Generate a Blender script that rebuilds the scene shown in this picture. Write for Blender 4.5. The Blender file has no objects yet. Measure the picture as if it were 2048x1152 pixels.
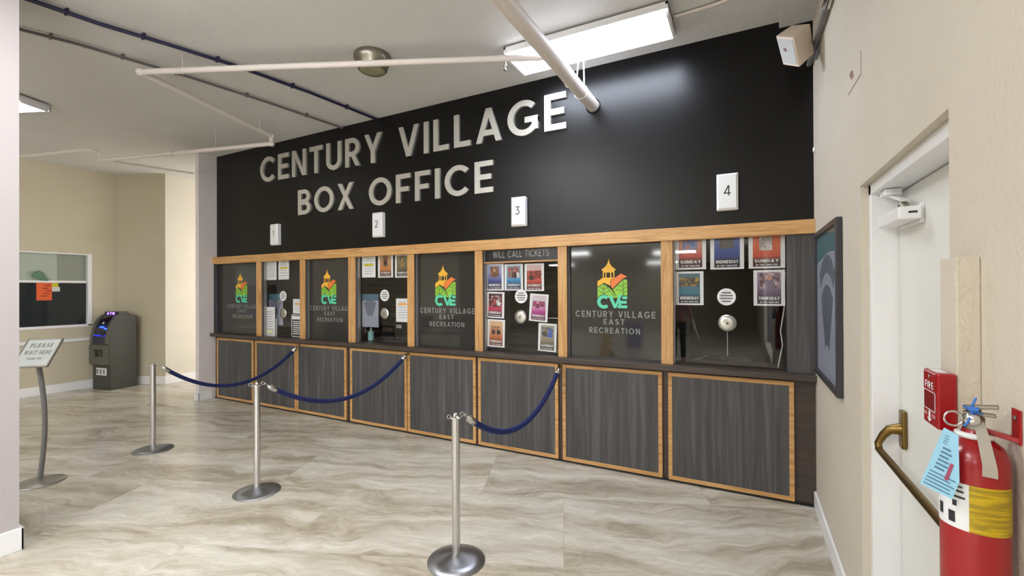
import bpy, bmesh, math, random
from mathutils import Vector, Matrix
random.seed(7)
SC = bpy.context.scene
COL = SC.collection
PI = math.pi

# ------------------------------------------------------------------ camera
F_PX, YAW, PITCH, ROLL = 896.6, math.radians(27.404), math.radians(.2182), math.radians(-.2593)
EYE = Vector((0, 0, 1.7))
FW = Vector((-math.sin(YAW)*math.cos(PITCH), math.cos(YAW)*math.cos(PITCH), math.sin(PITCH)))
_r = Vector((math.cos(YAW), math.sin(YAW), 0)); _u = _r.cross(FW)
RT = _r*math.cos(ROLL) + _u*math.sin(ROLL)
UP = -_r*math.sin(ROLL) + _u*math.cos(ROLL)
cam = bpy.data.cameras.new('camera'); cam.sensor_width = 36; cam.lens = F_PX/2048*36
cam.clip_start = .02; cam.clip_end = 200
camo = bpy.data.objects.new('camera', cam); COL.objects.link(camo)
camo.matrix_world = Matrix(((RT.x, UP.x, -FW.x, 0), (RT.y, UP.y, -FW.y, 0), (RT.z, UP.z, -FW.z, 1.7), (0, 0, 0, 1)))
SC.camera = camo
# ------------------------------------------------------------------ view, world, daylight
vs = SC.view_settings
vs.view_transform = 'Standard'; vs.look = 'None'; vs.gamma = 1; vs.exposure = 1.28; vs.use_curve_mapping = False
world = bpy.data.worlds.new('world'); SC.world = world; world.use_nodes = True
world.node_tree.nodes['Background'].inputs[0].default_value = (.85, .92, 1, 1)
world.node_tree.nodes['Background'].inputs[1].default_value = .6

def area(name, loc, rot, sx, sy, power, col):
    l = bpy.data.lights.new(name, 'AREA'); l.shape = 'RECTANGLE'; l.size = sx; l.size_y = sy
    l.energy = power; l.color = col
    o = bpy.data.objects.new(name, l); COL.objects.link(o); o.location = loc; o.rotation_euler = rot
    return o
# daylight through an added unseen storefront behind the camera and through the side hall beyond the partition
area('daylight_added_storefront', (.95, -3.9, 1.5), (0, math.radians(90), 0), 2.5, 4.2, 120, (.97, .96, 1))
area('daylight_hall', (-7.72, 6.6, 1.9), (math.radians(90), 0, math.radians(90)), 3.2, 3.2, 34, (1, .97, .9))
LAMP = 17.0        # emission of the ceiling lamps

# ------------------------------------------------------------------ pixel -> point on a known plane (2048x1152 frame)
def ray(u, v): return FW + RT*((u-1024)/F_PX) - UP*((v-576)/F_PX)
def on_y(u, v, y): d = ray(u, v); return EYE + d*(y/d.y)
def on_x(u, v, x): d = ray(u, v); return EYE + d*(x/d.x)
def on_z(u, v, z): d = ray(u, v); return EYE + d*((z-1.7)/d.z)

# ------------------------------------------------------------------ materials
def lin(c):
    return tuple((x/255/12.92 if x/255 <= .04045 else ((x/255+.055)/1.055)**2.4) for x in c) + (1,)
MATS = {}
def mat(name, c, rough=.6, metal=0, spec=.5, emit=0, ecol=None, coat=0):
    if name in MATS: return MATS[name]
    m = bpy.data.materials.new(name); m.use_nodes = True; MATS[name] = m
    b = m.node_tree.nodes['Principled BSDF']
    b.inputs['Base Color'].default_value = lin(c); b.inputs['Roughness'].default_value = rough
    b.inputs['Metallic'].default_value = metal; b.inputs['Specular IOR Level'].default_value = spec
    b.inputs['Coat Weight'].default_value = coat; b.inputs['Coat Roughness'].default_value = .1
    if emit:
        b.inputs['Emission Color'].default_value = lin(ecol or c); b.inputs['Emission Strength'].default_value = emit
    return m
def nd(m, t, **kw):
    n = m.node_tree.nodes.new(t)
    for k, v in kw.items(): setattr(n, k, v)
    return n
def lk(m, a, b): m.node_tree.links.new(a, b)
def coords(m, scale=(1, 1, 1), rot=(0, 0, 0)):
    tc = nd(m, 'ShaderNodeNewGeometry'); mp = nd(m, 'ShaderNodeMapping')
    mp.inputs['Scale'].default_value = scale; mp.inputs['Rotation'].default_value = rot
    lk(m, tc.outputs['Position'], mp.inputs['Vector']); return mp.outputs['Vector']
def noise(m, vec, scale, detail=4, dist=0, rough=.5):
    n = nd(m, 'ShaderNodeTexNoise'); n.inputs['Scale'].default_value = scale; n.inputs['Detail'].default_value = detail
    n.inputs['Distortion'].default_value = dist; n.inputs['Roughness'].default_value = rough
    lk(m, vec, n.inputs['Vector']); return n.outputs['Fac']
def ramp(m, fac, stops):
    r = nd(m, 'ShaderNodeValToRGB'); e = r.color_ramp.elements
    while len(e) < len(stops): e.new(.5)
    for i, (p, c) in enumerate(stops): e[i].position = p; e[i].color = lin(c)
    lk(m, fac, r.inputs['Fac']); return r.outputs['Color']
def bsdf(m): return m.node_tree.nodes['Principled BSDF']
def bump(m, h, strength, dist=.01):
    b = nd(m, 'ShaderNodeBump'); b.inputs['Strength'].default_value = strength; b.inputs['Distance'].default_value = dist
    lk(m, h, b.inputs['Height']); lk(m, b.outputs['Normal'], bsdf(m).inputs['Normal'])

def plaster(name, c, c2, bscale=45, bs=.25, rough=.75):
    m = mat(name, c, rough, spec=.3); v = coords(m)
    lk(m, ramp(m, noise(m, v, 1.3, 3), [(.3, c), (.7, c2)]), bsdf(m).inputs['Base Color'])
    bump(m, noise(m, v, bscale, 3, .3), bs, .01); return m
M_CEIL = plaster('ceiling_plaster', (220, 219, 217), (215, 214, 212), 70, .4, .9)
M_WALLR = plaster('beige_plaster', (214, 206, 190), (208, 199, 182), 50, .5)
M_WALLL = plaster('tan_plaster', (202, 194, 171), (196, 187, 163), 60, .12)
M_PART = plaster('pale_plaster', (232, 225, 224), (227, 220, 219), 60, .15)
M_HALL = plaster('hall_plaster', (224, 218, 205), (218, 212, 198), 60, .1)
M_WHITE = mat('white_paint', (238, 238, 238), .35)
M_DOOR = mat('door_white', (232, 232, 226), .45)
M_BLACK = mat('black_wall_paint', (6, 6, 6), .34, spec=.34)
_v = coords(M_BLACK); bump(M_BLACK, noise(M_BLACK, _v, 55, 3), .06, .004)

def wood(name, cs, axis, rough=.42, fq=22):
    m = mat(name, cs[1], rough)
    s = {'x': (1.2, fq, fq), 'z': (fq, fq, 1.2 if fq > 15 else .35)}[axis]
    v = coords(m, s); f = noise(m, v, 1.6, 6, 1.4, .6)
    lk(m, ramp(m, f, [(.28, cs[0]), (.5, cs[1]), (.72, cs[2])]), bsdf(m).inputs['Base Color'])
    bump(m, f, .05, .003); return m
OAK = [(168, 118, 66), (204, 157, 99), (220, 178, 122)]
M_OAKX = wood('oak_lengthwise', OAK, 'x'); M_OAKZ = wood('oak_upright', OAK, 'z')
M_LAM = wood('grey_laminate', [(62, 61, 61), (76, 75, 76), (102, 101, 103)], 'z', .5, 9)
M_BROWN = wood('dark_brown_laminate', [(58, 49, 44), (70, 60, 54), (80, 69, 62)], 'x', .42)
M_PLANK = mat('dark_planks', (82, 77, 66), .6)
_v = coords(M_PLANK, (.7, .7, 14)); lk(M_PLANK, ramp(M_PLANK, noise(M_PLANK, _v, 1, 5, .6), [(.3, (58, 54, 46)), (.55, (80, 75, 64)), (.75, (98, 92, 78))]), bsdf(M_PLANK).inputs['Base Color'])

# floor: large stone-look vinyl planks laid at an angle, banded veins along each plank
M_FLOOR = mat('stone_vinyl', (186, 176, 158), .24, spec=.5)
def _floor():
    m = M_FLOOR; A = math.radians(-21)
    v = coords(m, (1, 1, 1), (0, 0, A))
    br = nd(m, 'ShaderNodeTexBrick'); br.offset = .37; br.inputs['Scale'].default_value = 1
    br.inputs['Brick Width'].default_value = 1.83; br.inputs['Row Height'].default_value = .92
    br.inputs['Mortar Size'].default_value = .0014; br.inputs['Mortar Smooth'].default_value = .2
    br.inputs['Color1'].default_value = (0, 0, 0, 1); br.inputs['Color2'].default_value = (1, 1, 1, 1)
    lk(m, v, br.inputs['Vector'])
    off = nd(m, 'ShaderNodeVectorMath', operation='MULTIPLY_ADD')
    off.inputs[1].default_value = (3.1, 5.7, 9); lk(m, br.outputs['Color'], off.inputs[0]); lk(m, v, off.inputs[2])
    wn = nd(m, 'ShaderNodeTexNoise'); wn.inputs['Scale'].default_value = 1.15; wn.inputs['Detail'].default_value = 3; lk(m, off.outputs[0], wn.inputs['Vector'])
    wv = nd(m, 'ShaderNodeVectorMath', operation='MULTIPLY_ADD'); wv.inputs[1].default_value = (.5, .62, 0)
    lk(m, wn.outputs['Color'], wv.inputs[0]); lk(m, off.outputs[0], wv.inputs[2])
    st = nd(m, 'ShaderNodeMapping'); st.inputs['Scale'].default_value = (.42, 2.6, 1); lk(m, wv.outputs[0], st.inputs['Vector'])
    f1 = noise(m, st.outputs['Vector'], 1.8, 9, .5, .62)
    st2 = nd(m, 'ShaderNodeMapping'); st2.inputs['Scale'].default_value = (2.5, 7, 1); lk(m, wv.outputs[0], st2.inputs['Vector'])
    f2 = noise(m, st2.outputs['Vector'], 2.6, 8, .9, .68)
    mx = nd(m, 'ShaderNodeMath', operation='MULTIPLY_ADD'); mx.inputs[1].default_value = .28; lk(m, f2, mx.inputs[0])
    mm = nd(m, 'ShaderNodeMath', operation='MULTIPLY'); mm.inputs[1].default_value = .72; lk(m, f1, mm.inputs[0]); lk(m, mm.outputs[0], mx.inputs[2])
    col = ramp(m, mx.outputs[0], [(.33, (156, 144, 124)), (.41, (175, 165, 146)), (.48, (194, 186, 169)), (.54, (207, 202, 188)), (.64, (226, 223, 212))])
    mix = nd(m, 'ShaderNodeMix', data_type='RGBA'); lk(m, br.outputs['Fac'], mix.inputs[0]); lk(m, col, mix.inputs[6])
    mix.inputs[7].default_value = lin((178, 168, 150)); lk(m, mix.outputs[2], bsdf(m).inputs['Base Color'])
    bump(m, mx.outputs[0], .04, .004)
_floor()

M_STEEL = mat('brushed_steel', (208, 206, 206), .27, 1)
M_CHROME = mat('chrome', (215, 215, 215), .12, 1)
M_NICKEL = mat('satin_nickel', (150, 145, 132), .35, 1)
M_LETTER = mat('brushed_silver', (214, 212, 205), .42, .75)
M_DKSTEEL = mat('base_steel', (166, 168, 172), .34, 1)
_t = nd(M_DKSTEEL, 'ShaderNodeTangent', direction_type='RADIAL', axis='Z'); lk(M_DKSTEEL, _t.outputs[0], bsdf(M_DKSTEEL).inputs['Tangent']); bsdf(M_DKSTEEL).inputs['Anisotropic'].default_value = .75
M_VELVET = mat('navy_velvet', (17, 27, 76), .85)
bsdf(M_VELVET).inputs['Sheen Weight'].default_value = .4; bsdf(M_VELVET).inputs['Sheen Tint'].default_value = lin((60, 90, 190))
_v = coords(M_VELVET); bump(M_VELVET, noise(M_VELVET, _v, 240, 2), .5, .004)
M_PIPE = mat('white_pipe_paint', (226, 218, 212), .5)
M_NAVY = mat('navy_conduit', (30, 28, 62), .4)
M_GREYC = mat('grey_conduit', (104, 98, 98), .4)
M_LAMP = mat('lit_diffuser', (255, 255, 255), .5, emit=LAMP, ecol=(246, 247, 249))
M_LAMPDIM = mat('dim_lit_diffuser', (255, 255, 255), .5, emit=3.5, ecol=(246, 246, 246))
M_LAMPW = mat('wall_lamp_diffuser', (255, 255, 255), .5, emit=10, ecol=(228, 237, 255))
M_ENAMEL = mat('white_enamel', (230, 230, 230), .35)
M_GREY = mat('grey_metal', (120, 118, 118), .45)
M_PLASTIC = mat('white_plastic', (236, 238, 238), .3)
M_INK = mat('dark_ink', (40, 42, 46), .6)
M_PAPER = mat('white_paper', (232, 234, 236), .6)
M_TEXTW = mat('white_print', (238, 238, 238), .6)
M_TEXTG = mat('grey_vinyl_lettering', (138, 138, 136), .55)
M_DARKPANE = mat('dark_tinted_panel', (58, 57, 54), .06, spec=.55)
M_BLKPL = mat('black_plastic', (20, 20, 22), .4)
M_BLKFAB = mat('black_upholstery', (26, 30, 30), .8)
M_RED = mat('red_enamel', (160, 9, 20), .28, coat=.25)
M_BRASS = mat('antique_brass', (128, 104, 58), .36, 1)
M_DISC = mat('spun_aluminium', (205, 203, 196), .3, 1)
_t = nd(M_DISC, 'ShaderNodeTangent', direction_type='RADIAL', axis='Y'); lk(M_DISC, _t.outputs[0], bsdf(M_DISC).inputs['Tangent']); bsdf(M_DISC).inputs['Anisotropic'].default_value = .7
M_ATM = mat('charcoal_shell', (62, 62, 56), .5)
M_ATM2 = mat('grey_bezel', (92, 92, 84), .45)
M_ALU = mat('satin_aluminium', (172, 170, 164), .35, .8)

def glass(name, tint=(1, 1, 1, 1), k=.95):
    m = bpy.data.materials.new(name); m.use_nodes = True; nt = m.node_tree; nt.nodes.clear()
    out = nt.nodes.new('ShaderNodeOutputMaterial'); mx = nt.nodes.new('ShaderNodeMixShader')
    tr = nt.nodes.new('ShaderNodeBsdfTransparent'); tr.inputs[0].default_value = tint
    gl = nt.nodes.new('ShaderNodeBsdfGlossy'); gl.inputs['Roughness'].default_value = .015
    lw = nt.nodes.new('ShaderNodeLayerWeight'); lw.inputs[0].default_value = .5
    pw = nt.nodes.new('ShaderNodeMath'); pw.operation = 'POWER'; pw.inputs[1].default_value = 5; nt.links.new(lw.outputs['Facing'], pw.inputs[0])
    ma = nt.nodes.new('ShaderNodeMath'); ma.operation = 'MULTIPLY_ADD'; ma.inputs[1].default_value = k; ma.inputs[2].default_value = .028; nt.links.new(pw.outputs[0], ma.inputs[0])
    nt.links.new(ma.outputs[0], mx.inputs[0]); nt.links.new(tr.outputs[0], mx.inputs[1]); nt.links.new(gl.outputs[0], mx.inputs[2])
    nt.links.new(mx.outputs[0], out.inputs[0]); return m
M_GLASS = glass('clear_glass')
M_GLASSP = glass('museum_glass', k=.22)

def photo_mat(name, cs, scale=9):
    if name in MATS: return MATS[name]
    m = mat(name, cs[0], .5); v = coords(m)
    lk(m, ramp(m, noise(m, v, scale, 3, .8), [(.36 + .28*i/(len(cs)-1), c) for i, c in enumerate(cs)]), bsdf(m).inputs['Base Color'])
    return m

# ------------------------------------------------------------------ mesh builder
class MB:
    def __init__(s): s.v = []; s.f = []; s.s = []
    def add(s, vs, fs, smooth=False):
        n = len(s.v); s.v += [Vector(p) for p in vs]
        for f in fs: s.f.append([i+n for i in f]); s.s.append(smooth)
        return s
    def poly(s, pts): return s.add(pts, [list(range(len(pts)))])
    def box(s, a, b):
        (x0, y0, z0), (x1, y1, z1) = a, b
        return s.add([(x0,y0,z0),(x1,y0,z0),(x1,y1,z0),(x0,y1,z0),(x0,y0,z1),(x1,y0,z1),(x1,y1,z1),(x0,y1,z1)],
                     [(3,2,1,0),(4,5,6,7),(0,1,5,4),(1,2,6,5),(2,3,7,6),(3,0,4,7)])
    def obox(s, c, ax, ay, az):      # box from a centre and three half-axis vectors
        c, ax, ay, az = map(Vector, (c, ax, ay, az))
        vs = [c+ax*i+ay*j+az*k for k in (-1, 1) for i, j in ((-1,-1),(1,-1),(1,1),(-1,1))]
        return s.add(vs, [(3,2,1,0),(4,5,6,7),(0,1,5,4),(1,2,6,5),(2,3,7,6),(3,0,4,7)])
    def prism(s, pts, d):            # polygon (3-D points) pushed along d
        d = Vector(d); n = len(pts); P = [Vector(p) for p in pts]
        s.add(P+[p+d for p in P], [list(range(n))[::-1], list(range(n, 2*n))] + [(i, (i+1) % n, n+(i+1) % n, n+i) for i in range(n)])
        return s
    def tube(s, path, r, seg=12, cap=True, smooth=True):
        P = [Vector(p) for p in path]; n = len(P); R = r if isinstance(r, (list, tuple)) else [r]*n
        T = [((P[min(i+1, n-1)]-P[i]).normalized() + (P[i]-P[max(i-1, 0)]).normalized()).normalized() for i in range(n)]
        a = Vector((0, 0, 1)) if abs(T[0].z) < .9 else Vector((1, 0, 0))
        vs = []
        nrm = (a - T[0]*a.dot(T[0])).normalized()
        for i in range(n):
            nrm = (nrm - T[i]*nrm.dot(T[i])).normalized(); b = T[i].cross(nrm)
            for k in range(seg):
                t = 2*PI*k/seg; vs.append(P[i] + (nrm*math.cos(t)+b*math.sin(t))*R[i])
        fs = [(i*seg+k, i*seg+(k+1) % seg, (i+1)*seg+(k+1) % seg, (i+1)*seg+k) for i in range(n-1) for k in range(seg)]
        s.add(vs, fs, smooth)
        if cap:
            s.add(vs[:seg], [list(range(seg))[::-1]]); s.add(vs[-seg:], [list(range(seg))])
        return s
    def lathe(s, prof, c, axis=(0, 0, 1), seg=32, smooth=True):   # prof: (radius, height) along axis
        ax = Vector(axis).normalized(); a = Vector((1, 0, 0)) if abs(ax.x) < .9 else Vector((0, 1, 0))
        e1 = (a-ax*a.dot(ax)).normalized(); e2 = ax.cross(e1); c = Vector(c); vs = []
        for r, h in prof:
            for k in range(seg):
                t = 2*PI*k/seg; vs.append(c+ax*h+(e1*math.cos(t)+e2*math.sin(t))*max(r, 1e-5))
        fs = [(i*seg+k, i*seg+(k+1) % seg, (i+1)*seg+(k+1) % seg, (i+1)*seg+k) for i in range(len(prof)-1) for k in range(seg)]
        return s.add(vs, fs, smooth)
    def ring(s, c, axis, R, r, seg=24, sg=8):
        ax = Vector(axis).normalized(); a = Vector((1, 0, 0)) if abs(ax.x) < .9 else Vector((0, 1, 0))
        e1 = (a-ax*a.dot(ax)).normalized(); e2 = ax.cross(e1); c = Vector(c)
        vs = []
        for i in range(seg):
            t = 2*PI*i/seg; d = e1*math.cos(t)+e2*math.sin(t)
            for k in range(sg):
                p = 2*PI*k/sg; vs.append(c+d*(R+r*math.cos(p))+ax*r*math.sin(p))
        return s.add(vs, [(i*sg+k, ((i+1) % seg)*sg+k, ((i+1) % seg)*sg+(k+1) % sg, i*sg+(k+1) % sg) for i in range(seg) for k in range(sg)], True)
    def build(s, name, m, parent=None, bevel=0, local=False, segs=2):
        me = bpy.data.meshes.new(name)
        off = Vector((0, 0, 0))
        if parent is not None and not local:
            p = parent
            while p is not None: off += p.location; p = p.parent
        me.from_pydata([tuple(v-off) for v in s.v], [], s.f)
        me.polygons.foreach_set('use_smooth', s.s); me.update()
        bm = bmesh.new(); bm.from_mesh(me); bmesh.ops.recalc_face_normals(bm, faces=bm.faces); bm.to_mesh(me); bm.free()
        me.materials.append(m)
        o = bpy.data.objects.new(name, me); COL.objects.link(o)
        if parent is not None: o.parent = parent
        if bevel:
            b = o.modifiers.new('bevel', 'BEVEL'); b.width = bevel; b.segments = segs; b.limit_method = 'ANGLE'; b.angle_limit = math.radians(50)
        return o

def fillet(pts, d=.07, n=6):
    P = [Vector(p) for p in pts]; out = [P[0]]
    for a, b, c in zip(P, P[1:], P[2:]):
        k = min(d, (a-b).length*.45, (c-b).length*.45); p, q = b+(a-b).normalized()*k, b+(c-b).normalized()*k
        for i in range(n+1):
            t_ = i/n; out.append(p*(1-t_)**2+b*2*t_*(1-t_)+q*t_*t_)
    return out+[P[-1]]
def tag(o, label, cat=None, group=None, kind=None):
    o['label'] = label
    if cat: o['category'] = cat
    if group: o['group'] = group
    if kind: o['kind'] = kind
    return o
def thing(name, label, cat, loc=(0, 0, 0), group=None, kind=None):
    o = bpy.data.objects.new(name, None); COL.objects.link(o); o.location = loc; o.empty_display_size = .1
    return tag(o, label, cat, group, kind)
def struct(name, mb, m, label=None, bevel=0):
    o = mb.build(name, m, None, bevel); o['kind'] = 'structure'
    if label: o['label'] = label
    return o
def copy_tree(o, parent=None):
    c = o.copy(); COL.objects.link(c)
    if parent is not None: c.parent = parent
    for ch in list(o.children): copy_tree(ch, c)
    return c

# ------------------------------------------------------------------ lettering (drawn from strokes)
def _stroke(pts, t, closed=False):
    n = len(pts); P = [Vector((p[0], p[1])) for p in pts]; L = []; R = []
    for i in range(n):
        a = P[i-1] if (i > 0 or closed) else None; b = P[(i+1) % n] if (i < n-1 or closed) else None
        d1 = (P[i]-a).normalized() if a is not None else None; d2 = (b-P[i]).normalized() if b is not None else None
        if d1 is None: d1 = d2
        if d2 is None: d2 = d1
        d = (d1+d2).normalized(); nn = Vector((-d.y, d.x)); k = 1/max(.35, nn.dot(Vector((-d1.y, d1.x))))
        L.append(P[i]+nn*t/2*k); R.append(P[i]-nn*t/2*k)
    m = n if closed else n-1
    return [[L[i], R[i], R[(i+1) % n], L[(i+1) % n]] for i in range(m)]
def _arc(cx, cy, rx, ry, a0, a1, n=14):
    return [(cx+rx*math.cos(math.radians(a0+(a1-a0)*i/n)), cy+ry*math.sin(math.radians(a0+(a1-a0)*i/n))) for i in range(n+1)]
def _dg(x0, y0, x1, y1, t):
    dx = t/2*math.hypot(x1-x0, y1-y0)/abs(y1-y0)
    return [[Vector((x0-dx, y0)), Vector((x0+dx, y0)), Vector((x1+dx, y1)), Vector((x1-dx, y1))]]
def glyph(c, t):
    h = t/2; S = lambda *p: _stroke(list(p), t)
    if c == ' ': return .3, []
    if c == 'I': return t, S((h, 0), (h, 1))
    if c == 'E': return .56, S((h, 0), (h, 1))+S((h, h), (.56, h))+S((h, .5), (.51, .5))+S((h, 1-h), (.56, 1-h))
    if c == 'F': return .54, S((h, 0), (h, 1))+S((h, .47), (.48, .47))+S((h, 1-h), (.54, 1-h))
    if c == 'L': return .52, S((h, 0), (h, 1))+S((h, h), (.52, h))
    if c == 'T': return .62, S((.31, 0), (.31, 1))+S((0, 1-h), (.62, 1-h))
    if c == 'H': return .68, S((h, 0), (h, 1))+S((.68-h, 0), (.68-h, 1))+S((h, .5), (.68-h, .5))
    if c == 'N': return .7, S((h, 0), (h, 1))+S((.7-h, 0), (.7-h, 1))+_dg(t*.62, 1, .7-t*.62, 0, t*.85)
    if c == 'M': return .84, S((h, 0), (h, 1))+S((.84-h, 0), (.84-h, 1))+_dg(t*.62, 1, .42, .3, t*.85)+_dg(.84-t*.62, 1, .42, .3, t*.85)
    if c == 'V': return .76, _dg(t*.56, 1, .38, 0, t*.95)+_dg(.76-t*.56, 1, .38, 0, t*.95)
    if c == 'A': return .78, _dg(t*.56, 0, .39, 1, t*.95)+_dg(.78-t*.56, 0, .39, 1, t*.95)+S((.18, .28), (.60, .28))
    if c == 'W': return 1.08, _dg(t*.55, 1, .29, 0, t*.9)+_dg(.54, 1, .29, 0, t*.9)+_dg(.54, 1, .79, 0, t*.9)+_dg(1.08-t*.55, 1, .79, 0, t*.9)
    if c == 'X': return .72, _dg(t*.6, 0, .72-t*.65, 1, t*.95)+_dg(.72-t*.6, 0, t*.65, 1, t*.95)
    if c == 'Y': return .70, _dg(t*.55, 1, .35, .40, t*.95)+_dg(.70-t*.55, 1, .35, .40, t*.95)+S((.35, 0), (.35, .46))
    if c == 'K': return .64, S((h, 0), (h, 1))+_dg(h, .42, .64-t*.6, 1, t*.9)+_dg(.26, .55, .64-t*.5, 0, t*.9)
    if c == 'O': return .9, _stroke(_arc(.45, .5, .45-h, .5-h, 0, 351, 39), t, True)
    if c == 'C': return .80, S(*_arc(.45, .5, .45-h, .5-h, 42, 318, 26))
    if c == 'G': return .84, S(*(_arc(.45, .5, .45-h, .5-h, 45, 322, 26)+[(.84-h, .24)]))+S((.84-h, .14), (.84-h, .5))+S((.48, .5-h+t*.1), (.84, .5-h+t*.1))
    if c == 'U': return .68, S(*([(h, 1)]+_arc(.34, .34, .34-h, .34-h, 180, 360)+[(.68-h, 1)]))
    if c == 'D': return .74, S((h, 0), (h, 1))+S(*([(h, h)]+_arc(.3, .5, .44-h, .5-h, -90, 90)+[(h, 1-h)]))
    def bowl(x, y0, y1): return _stroke([(h, y0+h)]+_arc(x-(y1-y0)/2, (y0+y1)/2, (y1-y0)/2-h, (y1-y0)/2-h, -90, 90, 12)+[(h, y1-h)], t)
    if c == 'P': return .6, S((h, 0), (h, 1))+bowl(.6, .36, 1)
    if c == 'R': return .64, S((h, 0), (h, 1))+bowl(.62, .36, 1)+_dg(.34, .40, .64-t*.55, 0, t*.95)
    if c == 'B': return .64, S((h, 0), (h, 1))+bowl(.60, .5-h*.6, 1)+bowl(.64, 0, .5+h*.6)
    if c == 'S': return .6, S(*(_arc(.3, .735, .29-h, .265-h, 35, 270, 14)+_arc(.3, .27, .30-h, .27-h, 90, -145, 14)))
    if c == '1': return .34, S((.34-h, 0), (.34-h, 1))+S((0, .80), (.34-h, 1-h))
    if c == '2': return .58, S(*(_arc(.29, .70, .29-h, .30-h, 160, -35, 12)+[(h*1.4, h)]))+S((0, h), (.58, h))
    if c == '3': return .58, S(*([(0.03, 1-h), (.5, 1-h), (.27, .6)]+_arc(.28, .31, .30-h, .31-h, 90, -150, 14)))
    if c == '4': return .64, S((.46, 0), (.46, 1))+_dg(.07, .25, .46-h*.3, 1, t)+S((0, .25), (.64, .25))
    return .5, S((0, .5), (.5, .5))
def text_width(s, t, gap=.16): return sum(glyph(c, t)[0] for c in s)+gap*(len(s)-1)
def text(mb, s, o, r, u, h, t=.16, gap=.16, depth=0, width=None, align=.5):
    """letters of cap height h; o is the point at the middle (align .5) of the base line; r, u unit vectors"""
    o, r, u = Vector(o), Vector(r).normalized(), Vector(u).normalized(); n = r.cross(u)
    W = text_width(s, t, gap); kx = (width/W) if width else h
    x = -W*align
    for c in s:
        w, polys = glyph(c, t)
        for n_, q in enumerate(polys):
            P = [o+r*((x+p.x)*kx)+u*(p.y*h)+n*(.00006*n_) for p in q]
            if depth: mb.prism(P, n*depth)
            else: mb.poly(P)
        x += w+gap
    return mb
X, Y, Z = Vector((1, 0, 0)), Vector((0, 1, 0)), Vector((0, 0, 1))
XR = .487          # right wall plane
CEIL = 3.85
GY = 4.215         # plane of the ticket window glass

# ================================================================== SETTING
struct('floor', MB().box((-16, -16, -.1), (3, 13, 0)), M_FLOOR)
struct('ceiling', MB().box((-16, -5, CEIL), (3, 13, CEIL+.1)), M_CEIL)
struct('ceiling_lobby', MB().box((-16, -16, 3.0), (3, -5, 3.1)).box((-16, -5.1, 3.1), (3, -5, CEIL)), M_CEIL)
struct('wall_back', MB().box((-7.5, 4.20, 2.2), (XR, 4.36, CEIL)), M_BLACK, 'black painted wall above the ticket windows')
# right wall with the door opening
DY0, DY1, DZ = 1.6, 2.636, 2.18
struct('wall_right', MB().box((XR, DY1, 0), (XR+.30, 8.0, CEIL)).box((XR, -1.8, 0), (XR+.30, DY0, CEIL)).box((XR, -15, 0), (XR+.30, -6.0, CEIL)).box((XR, -6.0, 2.75), (XR+.30, -1.8, CEIL)).box((XR, -6.0, 0), (XR+.30, -1.8, .2)).box((XR, DY0, DZ), (XR+.30, DY1, CEIL)), M_WALLR)
struct('wall_partition', MB().box((-7.59, 3.93, 0), (-7.5, 9, CEIL)), M_PART)
struct('wall_column', MB().box((-4.95, .53, 0), (-4.25, 1.13, CEIL)), plaster('column_plaster', (184, 178, 178), (180, 174, 174), 60, .15), 'pale square column at the left edge of the photo')
# far left room
WX = -10.28
wy0, wy1, wz0, wz1 = 1.2, 3.62, 1.10, 2.36
struct('wall_left', MB().box((WX-.2, -15, 0), (WX, wy0, CEIL)).box((WX-.2, wy1, 0), (WX, 3.97, CEIL)).box((WX-.2, wy0, 0), (WX, wy1, wz0)).box((WX-.2, wy0, wz1), (WX, wy1, CEIL)), M_WALLL)
mA, mB = Vector((WX-.05, 3.95, 0)), Vector((-9.40, 4.36, 0))
md = (mB-mA).normalized(); mn = Vector((-md.y, md.x, 0))
struct('wall_corner', MB().prism([mA, mB, mB+mn*.2, mA+mn*.2], (0, 0, CEIL)), M_WALLL)
struct('wall_hall', MB().box((-9.6, 4.36, 0), (-9.40, 9.2, CEIL)), M_HALL)
struct('wall_hall_end', MB().box((-9.6, 9, 0), (-7.5, 9.2, CEIL)), M_HALL)
# lobby behind the camera
struct('wall_rear', MB().box((-16, -15.2, 0), (1, -15, 3)), M_WALLL)
wr = MB()
for i in range(4): wr.box((XR+.1, -6.0+i*1.4-.03, .2), (XR+.18, -6.0+i*1.4+.03, 2.75))
struct('window_10', wr, M_GREY, 'added unseen storefront mullions in the right wall behind the viewer')  # storefront invented to let daylight in behind the camera
# baseboards
struct('baseboard_right', MB().box((XR-.018, DY1+.02, 0), (XR, 4.165, .13)).box((XR-.018, -1.8, 0), (XR, DY0-.02, .13)), M_WHITE, bevel=.006)
struct('baseboard_left', MB().box((WX, -15, 0), (WX+.018, 3.97, .15)), M_WHITE, bevel=.006)
struct('baseboard_corner', MB().prism([mA-mn*.018, mB-mn*.018+md*.012, mB+md*.012, mA], (0, 0, .15)), M_WHITE, bevel=.006)
struct('baseboard_hall', MB().box((-9.4, 4.36, 0), (-9.382, 9, .15)), M_WHITE, bevel=.006)
struct('baseboard_partition', MB().box((-7.5, 3.912, 0), (-7.482, 4.12, .13)).box((-7.61, 3.912, 0), (-7.482, 3.93, .13)), M_WHITE, bevel=.006)
struct('baseboard_column', MB().box((-4.25, .53, 0), (-4.23, 1.15, .15)).box((-4.95, 1.13, 0), (-4.23, 1.15, .15)), M_WHITE, bevel=.006)
struct('trim_1', MB().box((WX, -6, .84), (WX+.025, 3.97, .895)), M_WHITE, 'white chair rail on the far left wall', bevel=.008)
struct('trim_2', MB().box((.26, -4.9, CEIL-.05), (XR, 4.2, CEIL)), M_CEIL, 'narrow soffit board along the top of the right wall')
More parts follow.
